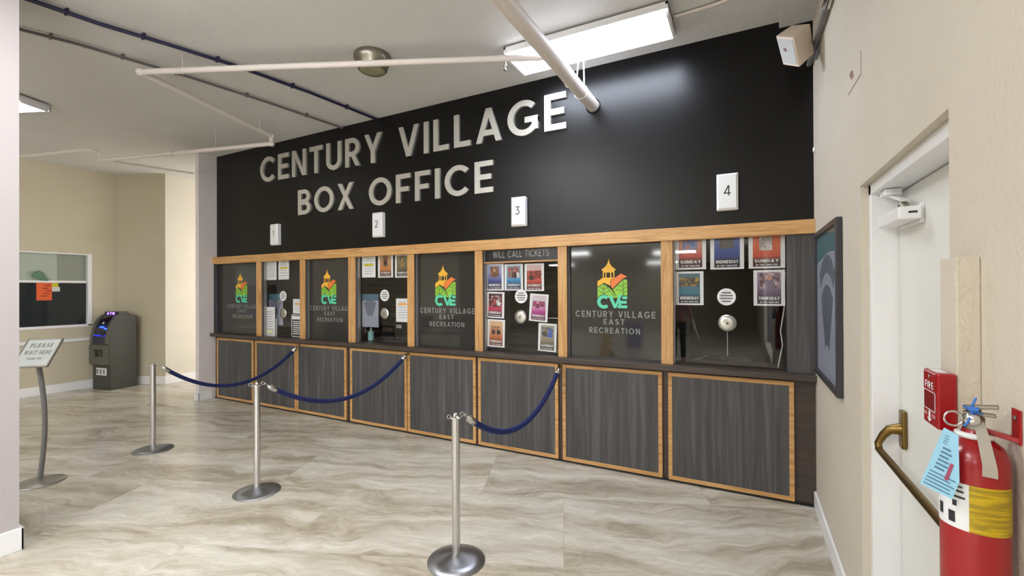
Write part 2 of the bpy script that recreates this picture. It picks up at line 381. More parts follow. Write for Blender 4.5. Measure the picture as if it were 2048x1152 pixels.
# box office interior
struct('wall_office_back', MB().box((-7.5, 7.4, 0), (XR, 7.5, 2.6)), M_PLANK)
struct('ceiling_office', MB().box((-7.5, 4.36, 2.55), (XR, 7.5, 2.6)), mat('office_ceiling', (90, 88, 82), .9))
struct('wall_office_door', MB().box((-.75, 7.38, 0), (.38, 7.4, 2.1)), mat('dark_doorway', (8, 8, 9), .7))
struct('floor_office', MB().box((-7.5, 4.40, .001), (XR, 7.4, .004)), mat('office_carpet', (34, 33, 31), .95))
struct('wall_divider', MB().box((-2.56, 4.30, 1.04), (-2.511, 4.80, 2.55)), mat('divider_grey', (118, 114, 120), .6), 'grey divider standing inside window three')

# ------------------------------------------------------------------ box office front
struct('trim_3', MB().box((-7.515, 4.13, 2.125), (XR, 4.20, 2.235)), M_OAKX, 'long oak header board over the ticket windows', bevel=.004)
MUL = [(-6.412, -6.306), (-5.451, -5.349), (-4.520, -4.405), (-3.548, -3.450), (-2.606, -2.511), (-1.639, -1.545), (-.659, -.558)]
names = ['first', 'second', 'third', 'fourth', 'fifth', 'sixth', 'seventh']
for i, (a, b) in enumerate(MUL):
    o = struct('trim_%d' % (i+4), MB().box((a, 4.145, 1.035), (b, 4.165, 2.125)), M_OAKZ, 'oak post between ticket windows, %s from the left' % names[i], bevel=.003)
    MB().box((a+.004, 4.165, 1.035), (b-.004, GY-.001, 2.125)).build('jamb', M_LAM, o)
    MB().box((b-.006, GY-.022, 1.035), (b+.010, GY+.02, 2.125)).build('glazing_channel', M_ALU if i % 2 == 0 else M_GREY, o)
o = struct('trim_11', MB().box((.302, 4.165, 1.035), (XR, 4.20, 2.125)), M_LAM, 'grey laminate upright between window four and the right wall')
MB().box((.302, 4.20, 1.035), (XR, 4.34, 2.125)).build('jamb', M_LAM, o)
o = struct('trim_12', MB().box((-7.5, 4.15, 1.035), (-7.488, GY+.02, 2.125)), M_LAM, 'grey laminate return at the left end of the ticket windows')
MB().box((-7.488, GY-.02, 1.035), (-7.47, GY+.04, 2.125)).build('glazing_channel', mat('dark_channel', (60, 58, 66), .5), o)
# counter
tag(MB().box((-7.499, 4.085, .985), (XR-.001, 4.62, 1.035)).build('ticket_counter', M_BROWN, None, .004), 'long dark brown counter ledge running under all the ticket windows', 'counter')
struct('wall_counter', MB().box((-7.5, 4.178, .0), (XR, 4.36, .984)), M_BROWN, 'dark brown counter front behind the framed panels')
struct('baseboard_counter', MB().box((-7.5, 4.168, 0), (XR, 4.178, .02)), M_BLKPL)
PAN = [(-7.423, -6.50), (-6.45, -5.54), (-5.53, -4.57), (-4.50, -3.566), (-3.553, -2.604), (-2.573, -1.644), (-1.598, -.655), (-.604, .342)]
for i, (a, b) in enumerate(PAN):
    w = ['leftmost under the counter', 'second from the left', 'third from the left', 'fourth from the left',
         'fifth from the left', 'sixth from the left', 'second from the right wall', 'nearest the right wall'][i]
    t = thing('counter_panel', 'grey woodgrain counter panel in an oak frame, ' + w, 'panel', ((a+b)/2, 4.16, .02), 'framed panels under the counter')
    z0, z1, k = .024, .965, .034
    fr = MB().box((a, 4.15, z0), (a+k, 4.175, z1)).box((b-k, 4.15, z0), (b, 4.175, z1)).box((a+k, 4.15, z0), (b-k, 4.175, z0+k)).box((a+k, 4.15, z1-k), (b-k, 4.175, z1))
    fr.build('frame', M_OAKX, t, .0025)
    MB().box((a+k, 4.156, z0+k), (b-k, 4.175, z1-k)).build('infill', M_LAM, t)

# ------------------------------------------------------------------ logo on the windows
LC = {'y': mat('logo_yellow', (243, 186, 62), .5), 'o': mat('logo_orange', (238, 128, 62), .5), 'g': mat('logo_green', (142, 200, 66), .5), 't': mat('logo_teal', (96, 212, 172), .5), 'k': mat('logo_outline', (44, 46, 40), .6)}
def logo(cx, cz, width, y, parent):
    k = width/216.0
    def P(pts, e=0): return [(cx+(p[0]-411)*k, y-e, cz-(p[1]-457)*k) for p in pts]
    ye = MB()
    sp = [(387, 278), (391, 300), (399, 320), (413, 338), (437, 355), (435, 364), (428, 368), (428, 378), (346, 378), (346, 368), (338, 364), (336, 355), (360, 338), (375, 320), (383, 300)]
    mid = (387, 350)
    for i in range(len(sp)): ye.poly(P([sp[i], sp[(i+1) % len(sp)], mid]))
    for x in (344, 363, 398, 421): ye.poly(P([(x, 376), (x+8, 376), (x+8, 418), (x, 418)]))
    ye.poly(P([(305, 440), (345, 414), (430, 414), (430, 425), (398, 437), (398, 472), (352, 450)]))
    ye.poly(P([(305, 440), (352, 450), (305, 480)]))
    ye.build('logo_tower', LC['y'], parent)
    og = MB(); og.poly(P([(402, 438), (473, 386), (519, 410), (490, 422), (414, 494), (402, 474)], .0002)); og.build('logo_roof', LC['o'], parent)
    gr = MB(); gr.poly(P([(305, 484), (350, 455), (412, 506), (440, 560), (305, 560)], .0004)); gr.poly(P([(416, 500), (490, 428), (519, 432), (519, 560), (440, 560)], .0004))
    gr.build('logo_leaves', LC['g'], parent)
    ln = MB()
    for a, b in [((350, 455), (350, 545)), ((350, 500), (318, 478)), ((350, 500), (385, 480)), ((350, 530), (312, 505)), ((350, 530), (400, 505)), ((350, 455), (430, 552)), ((490, 428), (490, 548)), ((414, 497), (440, 545)), ((490, 470), (516, 450)), ((490, 500), (516, 478)), ((490, 480), (452, 470)), ((490, 510), (440, 500)), ((400, 437), (473, 386)), ((490, 428), (412, 503)), ((400, 437), (400, 474)), ((305, 484), (350, 455)), ((490, 530), (516, 508))]:
        for q in _stroke([a, b], 3.2): ln.poly(P(q, .0006))
    ln.build('logo_lines', LC['k'], parent)
    te = MB(); bk = MB()
    c = _arc(352, 588, 38, 37, 48, 312, 22); v1 = [(392, 545), (433, 630)]; v2 = [(478, 536), (433, 630)]
    for q in _stroke(c, 24): te.poly(P(q, .0012))
    for p, q, r_, s_ in [((384, 545), (410, 545), (436, 606), (424, 632)), ((462, 534), (484, 534), (440, 632), (424, 632))]: te.poly(P([p, q, r_, s_], .0013 if p[0] < 400 else .0015))
    for k_, bx in enumerate([(484, 548, 519, 568), (470, 580, 515, 600), (450, 612, 519, 632), (458, 576, 478, 630)]): te.poly(P([(bx[0], bx[1]), (bx[2], bx[1]), (bx[2], bx[3]), (bx[0], bx[3])], .0017+.0002*k_))
    te.build('logo_initials', LC['t'], parent)
    for q in _stroke(_arc(352, 588, 38, 37, 48, 312, 22), 32): bk.poly(P(q, .0009))
    for bx in [(466, 542, 519, 572)]: bk.poly(P([(bx[0], bx[1]), (bx[2], bx[1]), (bx[2], bx[3]), (bx[0], bx[3])], .0009))
    bk.build('logo_shadow', LC['k'], parent)

LOGO = [(483, 565), (657.5, 577), (890.5, 572), (1224, 567)]   # logo centres in the photo
bays = [(-7.48, -6.412)] + [(MUL[i][1], MUL[i+1][0]) for i in range(6)] + [(MUL[6][1], .302)]
WLAB = ['leftmost dark window with the tower logo, beside the pale partition', 'ticket window under number 1, hung with white notices', 'dark logo window between numbers 1 and 2', 'ticket window under number 2, with hand sanitiser inside',
        'dark logo window between numbers 2 and 3', 'ticket window under number 3 with the will call header', 'largest-looking dark logo window, left of window four', 'ticket window under number 4, beside the right wall']
discs = {1: ((566, 592), (566, 627)), 3: ((769, 591), (768, 627)), 5: ((1042, 593), (1040, 634)), 7: ((1453, 594), (1454.5, 646.5))}
WIN = {}
for i, (a, b) in enumerate(bays):
    w = thing('window_%d' % (i+1), WLAB[i], 'window', ((a+b)/2, GY, 1.035), 'ticket windows', 'structure'); WIN[i] = w
    if i % 2 == 0:
        MB().box((a, GY, 1.035), (b, GY+.012, 2.14)).build('dark_pane', M_DARKPANE, w)
        j = i//2; yy = GY-.002
        c = on_y(1224, 567, yy); L0 = on_y(1194.2, 567, yy).x; L1 = on_y(1254.2, 567, yy).x
        wd = L1-L0
        cx = on_y(LOGO[j][0], 567, yy).x
        logo(cx, c.z+.0, wd, yy, w)
        tx = on_y(1227.5, 640, yy).x - on_y(1224, 640, yy).x
        lt = MB()
        for s, u0, u1, v0, v1 in (('CENTURY VILLAGE', 1148, 1307, 635, 622), ('EAST', 1203, 1245, 649, 638), ('RECREATION', 1174, 1275, 667, 655.5)):
            p0, p1 = on_y((u0+u1)/2, v0, yy), on_y((u0+u1)/2, v1, yy)
            text(lt, s, (cx+tx, yy, p0.z), X, Z, p1.z-p0.z, .17, .26, width=on_y(u1, v0, yy).x-on_y(u0, v0, yy).x)
        lt.build('window_lettering', M_TEXTG, w)
    else:
        MB().box((a, GY, 1.035), (b, GY+.006, 2.14)).build('glass', M_GLASS, w)
        for k, (u, v) in enumerate(discs[i]):
            p = on_y(u, v, GY-.012); r = .072
            d = MB().lathe([(0, 0), (r*.86, 0), (r, -.004), (r, -.012), (r*.9, -.014), (r*.78, -.010), (0, -.010)] if k == 0 else [(0, 0), (r*.92, 0), (r, -.004), (r*.98, -.010), (r*.5, -.013), (0, -.014)], (p.x, GY-.0005, p.z), (0, 1, 0), 40)
            o = d.build('louvred_speak_through' if k == 0 else 'talk_disc', M_PLASTIC if k == 0 else M_DISC, w)
            if k == 0:
                sl = MB()
                for q in range(4):
                    zz = (q-1.5)*.024; hw = math.sqrt(max(.0, (.050)**2-zz*zz))
                    sl.box((p.x-hw, GY-.0145, p.z+zz-.0035), (p.x+hw, GY-.009, p.z+zz+.0035))
                sl.build('louvre_slots', M_INK, o)
            else:
                MB().lathe([(0, 0), (.011, 0), (.011, -.004), (0, -.005)], (p.x, GY-.014, p.z), (0, 1, 0), 16).build('centre_screw', M_GREY, o)
    if i == 5:
        MB().box((a, GY-.012, 2.0), (b, GY-.002, 2.14)).build('header_panel', mat('header_black', (34, 33, 32), .25), w)
        MB().box((a, GY-.03, 1.985), (b, GY-.002, 2.0)).build('header_rail', M_OAKX, w)
        yy = GY-.013; p0, p1 = on_y(1040, 514, yy), on_y(1040, 500.5, yy)
        text(MB(), 'WILL CALL TICKETS', p0, X, Z, p1.z-p0.z, .09, .22, width=on_y(1097, 511, yy).x-on_y(985, 511, yy).x).build('header_lettering', mat('header_print', (190, 190, 188), .6), w)
# metal rods carrying the talk discs
for i, uv0, uv1 in ((1, (567, 627), (600, 623)), (3, (769, 627), (815, 629)), (5, (1041, 634), (1116, 636.5)), (7, (1454.5, 647), (1455, 712))):
    p, q = on_y(*uv0, GY+.05), on_y(*uv1, GY+.05)
    MB().tube([p, q], .0035, 8).build('disc_rod', M_CHROME, WIN[i])

# ------------------------------------------------------------------ wall lettering: every letter hangs on its own
def letters(word_specs, v0, v1, u0, u1, tk):
    p0, p1 = on_y(u0, v0, 4.185), on_y(u1, v1, 4.185)
    return p0, p1
ORD = ['first', 'second', 'third', 'fourth', 'fifth', 'sixth', 'seventh', 'eighth']
def wall_text(line, xa, xb, z0, h, t):
    words = line.split(' '); gap = .17; W = text_width(line, t, gap); k = (xb-xa)/W; x = 0; wi = ci = 0
    for c in line:
        w, polys = glyph(c, t)
        if c == ' ': wi += 1; ci = 0
        else:
            mb = MB()
            for n_, q in enumerate(polys): mb.prism([Vector((xa+(x+p.x)*k, 4.199, z0+p.y*h)) for p in q], (0, -.026-.0004*(n_ % 7 if c in 'COGSU' else n_), 0))
            word = words[wi]
            dup = word.count(c) > 1
            lab = 'brushed silver wall letter %s, %s letter of the word %s' % (c, ORD[ci], word)
            tag(mb.build('wall_letter', M_LETTER), lab, 'letter', 'silver letters on the black wall'); ci += 1
        x += w+gap
wall_text('CENTURY VILLAGE', -6.352, -1.555, 3.295, .367, .165)
wall_text('BOX OFFICE', -5.52, -2.39, 2.752, .345, .165)

# ------------------------------------------------------------------ numbered lights over the service windows
for k, (u, v) in enumerate(((540, 470), (744, 452), (1022, 426), (1434, 385))):
    x0 = on_y(u, v, 4.14).x-.004; z0 = 2.357; wdt, hgt = .163, .305
    t = thing('number_light', 'white wall box showing number %d above the ticket windows' % (k+1), 'light', (x0+wdt/2, 4.2, z0), 'numbered window lights')
    b = MB()
    def rr(i, y): return [(x0+i, y, z0+i), (x0+wdt-i, y, z0+i), (x0+wdt-i, y, z0+hgt-i), (x0+i, y, z0+hgt-i)]
    vs = rr(0, 4.2)+rr(0, 4.152)+rr(.016, 4.135); fs = [(8, 9, 10, 11)]
    for l in (0, 4): fs += [(l+j, l+(j+1) % 4, l+4+(j+1) % 4, l+4+j) for j in range(4)]
    b.add(vs, fs); b.build('lens_box', M_PLASTIC, t, .005)
    text(MB(), str(k+1), (x0+wdt*.5, 4.134, z0+.118), X, Z, .085, .11).build('numeral', M_INK, t)
    MB().lathe([(0, 0), (.006, 0), (.005, -.004), (0, -.005)], (x0+wdt/2, 4.146, z0+.02), (0, 1, 0), 10).build('screw', M_NICKEL, t)

# ------------------------------------------------------------------ posters and notices behind the glass
def poster(uv, label, kind, heading=None, cols=None, photo=None, roll=0, figs=(), y=GY+.025, name='poster', group='show posters in the ticket windows', sub='IN THE THEATER', z1=None):
    u0, v0, u1, v1 = uv
    um, vm = (u0+u1)/2, (v0+v1)/2
    x0, x1 = on_y(u0, vm, y).x, on_y(u1, vm, y).x; za, zb = on_y(um, v1, y).z, on_y(um, v0, y).z
    w, h = x1-x0, zb-za; c = Vector(((x0+x1)/2, y, (za+zb)/2))
    cr, sr = math.cos(math.radians(roll)), math.sin(math.radians(roll))
    r = Vector((cr, 0, sr)); u = Vector((-sr, 0, cr))
    def R(fx0, fz0, fx1, fz1, e): return [c+r*((fx-.5)*w)+u*((fz-.5)*h)-Y*e for fx, fz in ((fx0, fz0), (fx1, fz0), (fx1, fz1), (fx0, fz1))]
    t = thing(name, label, 'poster' if name == 'poster' else ('sign' if 'sign' in name else 'notice'), (c.x, y, za), group)
    MB().prism(R(0, 0, 1, 1, 0), (0, .0015, 0)).build('sheet', M_PAPER if kind != 'dark' else mat('black_sign', (32, 36, 48), .4), t)
    ti = '%d_%d' % (int(u0), int(v0))
    if kind == 'show':
        m = .12 if w < .27 else .16
        top, bot, dark = cols
        pm = mat('print_'+ti, top, .55)
        tc = nd(pm, 'ShaderNodeTexCoord'); sx = nd(pm, 'ShaderNodeSeparateXYZ'); lk(pm, tc.outputs['Generated'], sx.inputs[0])
        lk(pm, ramp(pm, sx.outputs['Z'], [(.0, dark), (.2, dark), (.34, bot), (.75, top)]), bsdf(pm).inputs['Base Color'])
        MB().prism(R(m, .05, 1-m, .94, .0006), (0, .0005, 0)).build('print', pm, t)
        if photo:
            fx0, fz0, fx1, fz1 = photo[1] if len(photo) > 1 else (.27, .5, .73, .86)
            MB().poly(R(fx0, fz0, fx1, fz1, .0012)).build('picture', photo_mat('photo_'+ti, photo[0], 26), t)
            for gi, (gx, gz, gs, hc, bc) in enumerate(figs):
                def FP(a, b, e): return c+r*((fx0+(fx1-fx0)*gx-.5)*w+a*gs)+u*((fz0+(fz1-fz0)*gz-.5)*h+b*gs)-Y*e
                MB().poly([FP(a, b, .0016) for a, b in ((-.34, -.9), (.34, -.9), (.36, -.35), (.16, -.12), (-.16, -.12), (-.36, -.35))]).build('pictured_torso', mat('torso_%d_%d_%d' % bc, bc, .6), t)
                MB().poly([FP(.17*math.cos(a*PI/6), .08+.21*math.sin(a*PI/6), .0019) for a in range(12)]).build('pictured_head', mat('head_%d_%d_%d' % hc, hc, .6), t)
        if heading:
            hd = MB(); o = c+u*((.165-.5)*h)-Y*.0016
            text(hd, heading, o, r, u, h*.085, .2, .14, width=w*(1-2*m)*.88); hd.build('day_heading', M_TEXTW, t)
            ft = MB(); o = c+u*((.08-.5)*h)-Y*.0016
            text(ft, sub, o, r, u, h*.036, .22, .2, width=w*(1-2*m)*.78); ft.build('venue_line', M_TEXTW, t)
    elif kind == 'note':
        ln = MB()
        for q in range(cols or 8):
            fz = .86-q*.78/((cols or 8)); wd = .5+.3*((q*37) % 10)/10
            ln.poly(R(.5-wd/2, fz-.02, .5+wd/2, fz, .0008))
        ln.build('printed_lines', mat('grey_print', (148, 150, 158), .6), t)
        if photo:
            hl = MB()
            for fz, fw_ in photo[1]: hl.poly(R(.5-fw_/2, fz-.045, .5+fw_/2, fz+.045, .0011))
            hl.build('highlighting', mat('highlighter_%d_%d_%d' % photo[0], photo[0], .5), t)
    elif kind == 'dark':
        ln = MB()
        ln.poly(R(.06, .78, .94, .93, .0008))
        for q in range(7): ln.poly(R(.12+.05*(q % 2), .66-q*.09, .9-.07*(q % 3), .70-q*.09, .0008))
        for bx in ((0, 0, 1, .03), (0, .97, 1, 1), (0, 0, .05, 1), (.95, 0, 1, 1)): ln.poly(R(*bx, .0008))
        ln.build('white_lettering', M_TEXTW, t)
    elif kind == 'seats':
        MB().poly(R(0, .0, 1, 1, .0006)).build('print', mat('seat_plan_grey', (150, 156, 172), .5), t)
        MB().poly(R(0, .8, 1, 1, .001)).build('title_band', mat('seat_plan_teal', (70, 104, 122), .5), t)
        fan = MB()
        for q in range(6):
            a0, a1 = -30+q*10+.8, -30+(q+1)*10-.8
            P = []
            for rr_, aa in ((.28, a0), (.28, a1), (.78, a1), (.78, a0)):
                P.append(c+r*(math.sin(math.radians(aa))*rr_*w*.95)+u*((-.42+rr_*math.cos(math.radians(aa))*.95)*h)-Y*.001)
            fan.poly(P)
        fan.build('seat_fan', mat('seat_plan_dark', (92, 98, 112), .5), t)
    return t

SKIN = [(40, 30, 28), (96, 64, 50), (168, 120, 96)]
B2, B4 = 'window one', 'window two'
poster((533, 520, 553, 560), 'plain white printed notice, leftmost at the top of window one', 'note', cols=9, name='notice', group='notices in the ticket windows')
poster((557, 519, 578, 559), 'white notice with yellow highlighting, top middle of window one', 'note', cols=6, photo=((214, 204, 40), [(.95, .6), (.58, .72)]), name='notice', group='notices in the ticket windows')
poster((528, 614, 550, 677), 'tall white notice standing at the lower left of window one', 'note', cols=10, photo=((236, 240, 190), [(.22, .5)]), name='notice', y=GY+.02, group='notices in the ticket windows')
poster((548, 637, 554, 677), 'narrow white sheet tucked behind the tall notice in window one', 'note', cols=1, name='notice', y=GY+.05, group='notices in the ticket windows')
poster((586, 598, 604, 627), 'white notice with an orange line, right side of window one', 'note', cols=6, photo=((240, 176, 60), [(.66, .6)]), name='notice', group='notices in the ticket windows')
poster((583, 629, 604, 674), 'black framed sign with white lettering, lower right of window one', 'dark', name='notice_sign', group='notices in the ticket windows')
poster((537, 588, 566, 650), 'pale blue seating plan hanging inside window one', 'seats', y=GY+.08, name='seating_plan', group='seating plans in the ticket windows')
poster((724, 511, 751, 555), 'white notice with yellow highlighting, top left of window two', 'note', cols=7, photo=((206, 200, 34), [(.97, .6), (.57, .7)]), name='notice', group='notices in the ticket windows')
poster((756, 510, 786, 555), 'orange Saturday show poster, top middle of window two', 'show', 'SATURDAY', ((190, 150, 110), (196, 120, 56), (84, 44, 30)), ([(60, 40, 30), (180, 130, 80), (90, 60, 50)], (.34, .48, .66, .98)), figs=((.5, .6, .07, (90, 60, 44), (60, 40, 30)),))
poster((790, 509, 820, 555), 'olive Sunday show poster, top right of window two', 'show', 'SUNDAY', ((120, 116, 84), (92, 88, 62), (44, 42, 36)), ([(40, 36, 28), (140, 120, 80), (70, 70, 50)], (.34, .42, .66, .95)), figs=((.5, .6, .09, (180, 150, 90), (140, 116, 66)),))
poster((724, 588, 757, 654), 'grey fan-shaped seating plan at the left of window two', 'seats', y=GY+.06, name='seating_plan', group='seating plans in the ticket windows')
poster((792, 597, 818, 644), 'white notice with an orange line at the right of window two', 'note', cols=7, photo=((240, 170, 60), [(.76, .6)]), name='notice', group='notices in the ticket windows')
poster((971.5, 528, 1007.5, 581), 'royal blue Wednesday poster, top left of window three', 'show', 'WEDNESDAY', ((150, 160, 200), (50, 66, 140), (42, 42, 66)), ([(60, 36, 22), (150, 96, 50), (70, 60, 60)], (.26, .52, .74, .9)), figs=((.5, .55, .075, (200, 160, 90), (110, 70, 40)),))
poster((1009, 528, 1046, 581), 'light blue Thursday poster, top middle of window three', 'show', 'THURSDAY', ((130, 190, 216), (40, 128, 180), (40, 62, 92)), ([(80, 70, 80), (150, 120, 120), (190, 70, 70)], (.18, .48, .82, .9)), figs=((.55, .6, .08, (180, 120, 110), (90, 50, 60)), (.82, .55, .07, (150, 100, 90), (214, 206, 206))))
poster((1049, 527, 1088, 582), 'red Saturday poster with a pale top, top right of window three', 'show', 'SATURDAY', ((206, 176, 176), (190, 58, 40), (100, 34, 34)), ([(190, 60, 40), (60, 30, 30), (210, 80, 60)], (.14, .42, .86, .74)), sub='IN PARTY ROOM', figs=((.3, .62, .07, (90, 40, 34), (60, 26, 26)),))
poster((973, 584, 1008.5, 636), 'crimson Wednesday poster, middle left of window three', 'show', 'WEDNESDAY', ((60, 30, 34), (196, 48, 84), (70, 30, 40)), ([(40, 24, 28), (120, 40, 40), (200, 190, 190)], (.16, .44, .84, .86)), roll=-1.5, figs=((.42, .55, .055, (180, 120, 100), (170, 40, 44)), (.78, .55, .06, (200, 160, 140), (214, 214, 218))))
poster((975, 639, 1009.5, 694), 'brown Thursday poster, lower left of window three', 'show', 'THURSDAY', ((206, 170, 130), (180, 96, 40), (104, 50, 26)), ([(120, 70, 40), (190, 140, 100), (60, 36, 30)], (.24, .5, .76, .76)), roll=-1.5, figs=((.22, .55, .06, (170, 112, 84), (70, 40, 26)), (.78, .55, .06, (200, 150, 120), (36, 26, 26))))
poster((1059, 588, 1096, 643), 'magenta Wednesday poster tilted at the right of window three', 'show', 'WEDNESDAY', ((206, 196, 206), (184, 50, 140), (96, 30, 70)), ([(90, 30, 70), (180, 80, 120), (60, 30, 50)], (.18, .54, .82, .74)), roll=-3.5, figs=((.4, .65, .06, (220, 180, 190), (120, 40, 90)),))
poster((1076.5, 647, 1113, 703), 'olive brown Saturday poster, lower right of window three', 'show', 'SATURDAY', ((170, 168, 150), (122, 112, 88), (70, 66, 56)), ([(190, 180, 160), (110, 100, 80), (50, 90, 170)], (.18, .54, .82, .88)), roll=-2, figs=((.3, .6, .07, (150, 110, 84), (60, 54, 46)), (.72, .6, .075, (60, 100, 180), (48, 90, 176))))
poster((1350.5, 466, 1412, 539), 'coral and blue Sunday poster, top left of window four', 'show', 'SUNDAY', ((206, 150, 120), (186, 78, 70), (60, 34, 38)), ([(60, 84, 150), (120, 140, 190), (170, 110, 90)], (.25, .55, .72, .98)))
poster((1420.5, 466, 1488, 538.5), 'navy blue Wednesday poster, top middle of window four', 'show', 'WEDNESDAY', ((62, 88, 160), (48, 66, 130), (34, 36, 52)), ([(50, 44, 40), (86, 76, 66), (40, 36, 34)], (.28, .58, .70, .98)))
poster((1497, 464, 1570, 536.5), 'orange red Sunday poster, top right of window four', 'show', 'SUNDAY', ((220, 104, 60), (196, 78, 48), (62, 34, 32)), ([(196, 190, 186), (150, 140, 136), (206, 200, 196)], (.30, .5, .66, .96)))
poster((1351, 543, 1407, 610), 'teal Wednesday poster, second row left of window four', 'show', 'WEDNESDAY', ((70, 110, 120), (40, 112, 132), (34, 50, 60)), ([(50, 44, 38), (74, 62, 48), (170, 130, 50)], (.14, .56, .84, .82)))
poster((1507, 540, 1570, 611.5), 'purple Thursday poster of a seated person, right of window four', 'show', 'THURSDAY', ((150, 132, 160), (92, 66, 96), (46, 38, 50)), ([(70, 50, 50), (140, 110, 120), (190, 170, 170)], (.2, .48, .84, .92)), figs=((.5, .62, .105, (190, 130, 100), (110, 92, 112)),))

# ------------------------------------------------------------------ things inside the box office
def chair_back(u0, u1, v0, y, label, hgt=.22):
    a, b = on_y(u0, v0, y), on_y(u1, v0, y); cx, w = (a.x+b.x)/2, b.x-a.x
    t = thing('office_chair', label, 'chair', (cx, y, 0), 'clerk chairs')
    n = 14; pts = []
    for i in range(n+1):
        s = -1+2*i/n; pts.append((cx+s*w/2, y+.05*s*s*0, a.z-.05*abs(s)**6*hgt/.22*.8))
    prof = [(p[0], y, p[2]) for p in pts]+[(cx+w/2, y, a.z-hgt*1.6), (cx-w/2, y, a.z-hgt*1.6)]
    MB().prism(prof, (0, .06, 0)).build('backrest', M_BLKFAB, t, .02)
    zt = a.z-hgt*1.6
    MB().obox((cx, y-.22, .48), (w*.46, 0, 0), (0, .24, 0), (0, 0, .04)).build('seat', M_BLKFAB, t, .03)
    MB().tube([(cx, y+.03, zt+.04), (cx, y+.03, .50), (cx, y-.05, .455)], .02, 8).build('back_bar', M_BLKPL, t)
    MB().tube([(cx, y-.2, .45), (cx, y-.2, .1)], .028, 10).build('gas_column', M_BLKPL, t)
    b = MB()
    for k in range(5):
        an = 2*PI*k/5+.3; b.tube([(cx, y-.2, .12), (cx+.28*math.cos(an), y-.2+.28*math.sin(an), .06)], [.03, .018], 8)
        b.lathe([(0, -.028), (.03, -.02), (.03, .02), (0, .028)], (cx+.28*math.cos(an), y-.2+.28*math.sin(an), .03), (math.sin(an), -math.cos(an), 0), 12)
    b.build('star_base', M_BLKPL, t)
chair_back(1015, 1071, 686, 5.0, 'black padded chair back behind the counter in window three', .14)
chair_back(1417, 1503, 710, 4.95, 'black padded chair back behind the counter in window four', .14)
# terminal in window one, desk phone in window two
p = on_y(553, 677, 4.5); q = on_y(583, 656, 4.5)
t = thing('ticket_printer', 'black ticket printer on the counter inside window one', 'printer', ((p.x+q.x)/2, 4.55, 1.035))
MB().prism([(p.x+.01, 4.45, 1.036), (p.x+.01, 4.65, 1.036), (p.x+.01, 4.65, q.z), (p.x+.01, 4.52, q.z), (p.x+.01, 4.45, q.z-.06)], (q.x-p.x-.02, 0, 0)).build('casing', M_BLKPL, t, .008)
MB().box((p.x+.06, 4.447, 1.09), (q.x-.06, 4.452, 1.10)).build('ticket_slot', M_GREY, t)
p = on_y(742, 686, 4.42)
t = thing('sanitiser_bottle', 'clear aqua pump bottle of hand sanitiser inside window two', 'bottle', (p.x, 4.42, 1.035))
MB().box((p.x-.036, 4.395, 1.036), (p.x+.036, 4.445, 1.16)).build('bottle_body', mat('aqua_gel', (150, 206, 200), .15), t, .012)
MB().lathe([(.013, 1.16), (.013, 1.185), (.016, 1.185), (.016, 1.20), (.006, 1.205), (.006, 1.235), (0, 1.235)], (p.x, 4.42, 0)).build('pump_collar', M_PLASTIC, t)
MB().tube([(p.x, 4.42, 1.235), (p.x-.004, 4.40, 1.238), (p.x-.006, 4.385, 1.230)], .006, 8).build('pump_nozzle', M_PLASTIC, t)
p = on_y(730, 686, 4.45)
t = thing('pen_cup', 'dark cup of coloured pens left of the sanitiser', 'cup', (p.x, 4.45, 1.035))
MB().lathe([(0, 1.036), (.032, 1.036), (.038, 1.13), (.034, 1.13), (.03, 1.045)], (p.x, 4.45, 0)).build('cup', mat('maroon_cup', (70, 30, 34), .5), t)
for k, cc in enumerate(((200, 90, 70), (220, 220, 226), (60, 60, 70))):
    MB().tube([(p.x+.012*(k-1), 4.45, 1.05), (p.x+.03*(k-1), 4.45+.01*k, 1.19-.012*k)], .005, 8).build('pen', mat('pen_%d' % k, cc, .4), t)
p = on_y(798, 668, 5.1)
t = thing('desk_monitor', 'small black monitor with a pale label inside window two', 'monitor', (p.x, 5.1, .75))
MB().box((p.x-.17, 5.1, 1.0), (p.x+.17, 5.13, 1.22)).build('screen_shell', M_BLKPL, t, .008)
MB().box((p.x-.02, 5.11, .78), (p.x+.02, 5.13, 1.0)).box((p.x-.1, 5.03, .751), (p.x+.1, 5.2, .775)).build('stand', M_BLKPL, t)
MB().box((p.x-.05, 5.098, 1.14), (p.x+.05, 5.1, 1.19)).build('label_sticker', M_PAPER, t)
t = thing('office_desk', 'dark desk running behind the ticket windows', 'desk', (-3.5, 5.25, 0))
MB().box((-7.3, 4.88, .72), (-2.7, 5.5, .75)).build('desk_top', M_BROWN, t, .004)
for x in (-7.2, -5.8, -4.4, -2.85): MB().box((x, 4.95, 0), (x+.04, 5.45, .72)).build('desk_side', M_BROWN, t)
# white cords inside window four
pts = [(1571, 545), (1567, 575), (1570, 605), (1566, 632), (1561, 662), (1565, 690), (1560, 715), (1556, 735)]
MB().tube([on_y(u, v, GY+.05) for u, v in pts], .0045, 8).build('white_cord', mat('white_cord', (210, 212, 212), .5), WIN[7])
pts = [(1387, 727), (1389, 719), (1400, 716), (1416, 712)]
MB().tube([on_y(u, v, 4.5) for u, v in pts], .004, 8).build('grey_cord', mat('grey_cord', (120, 130, 132), .5), WIN[7])

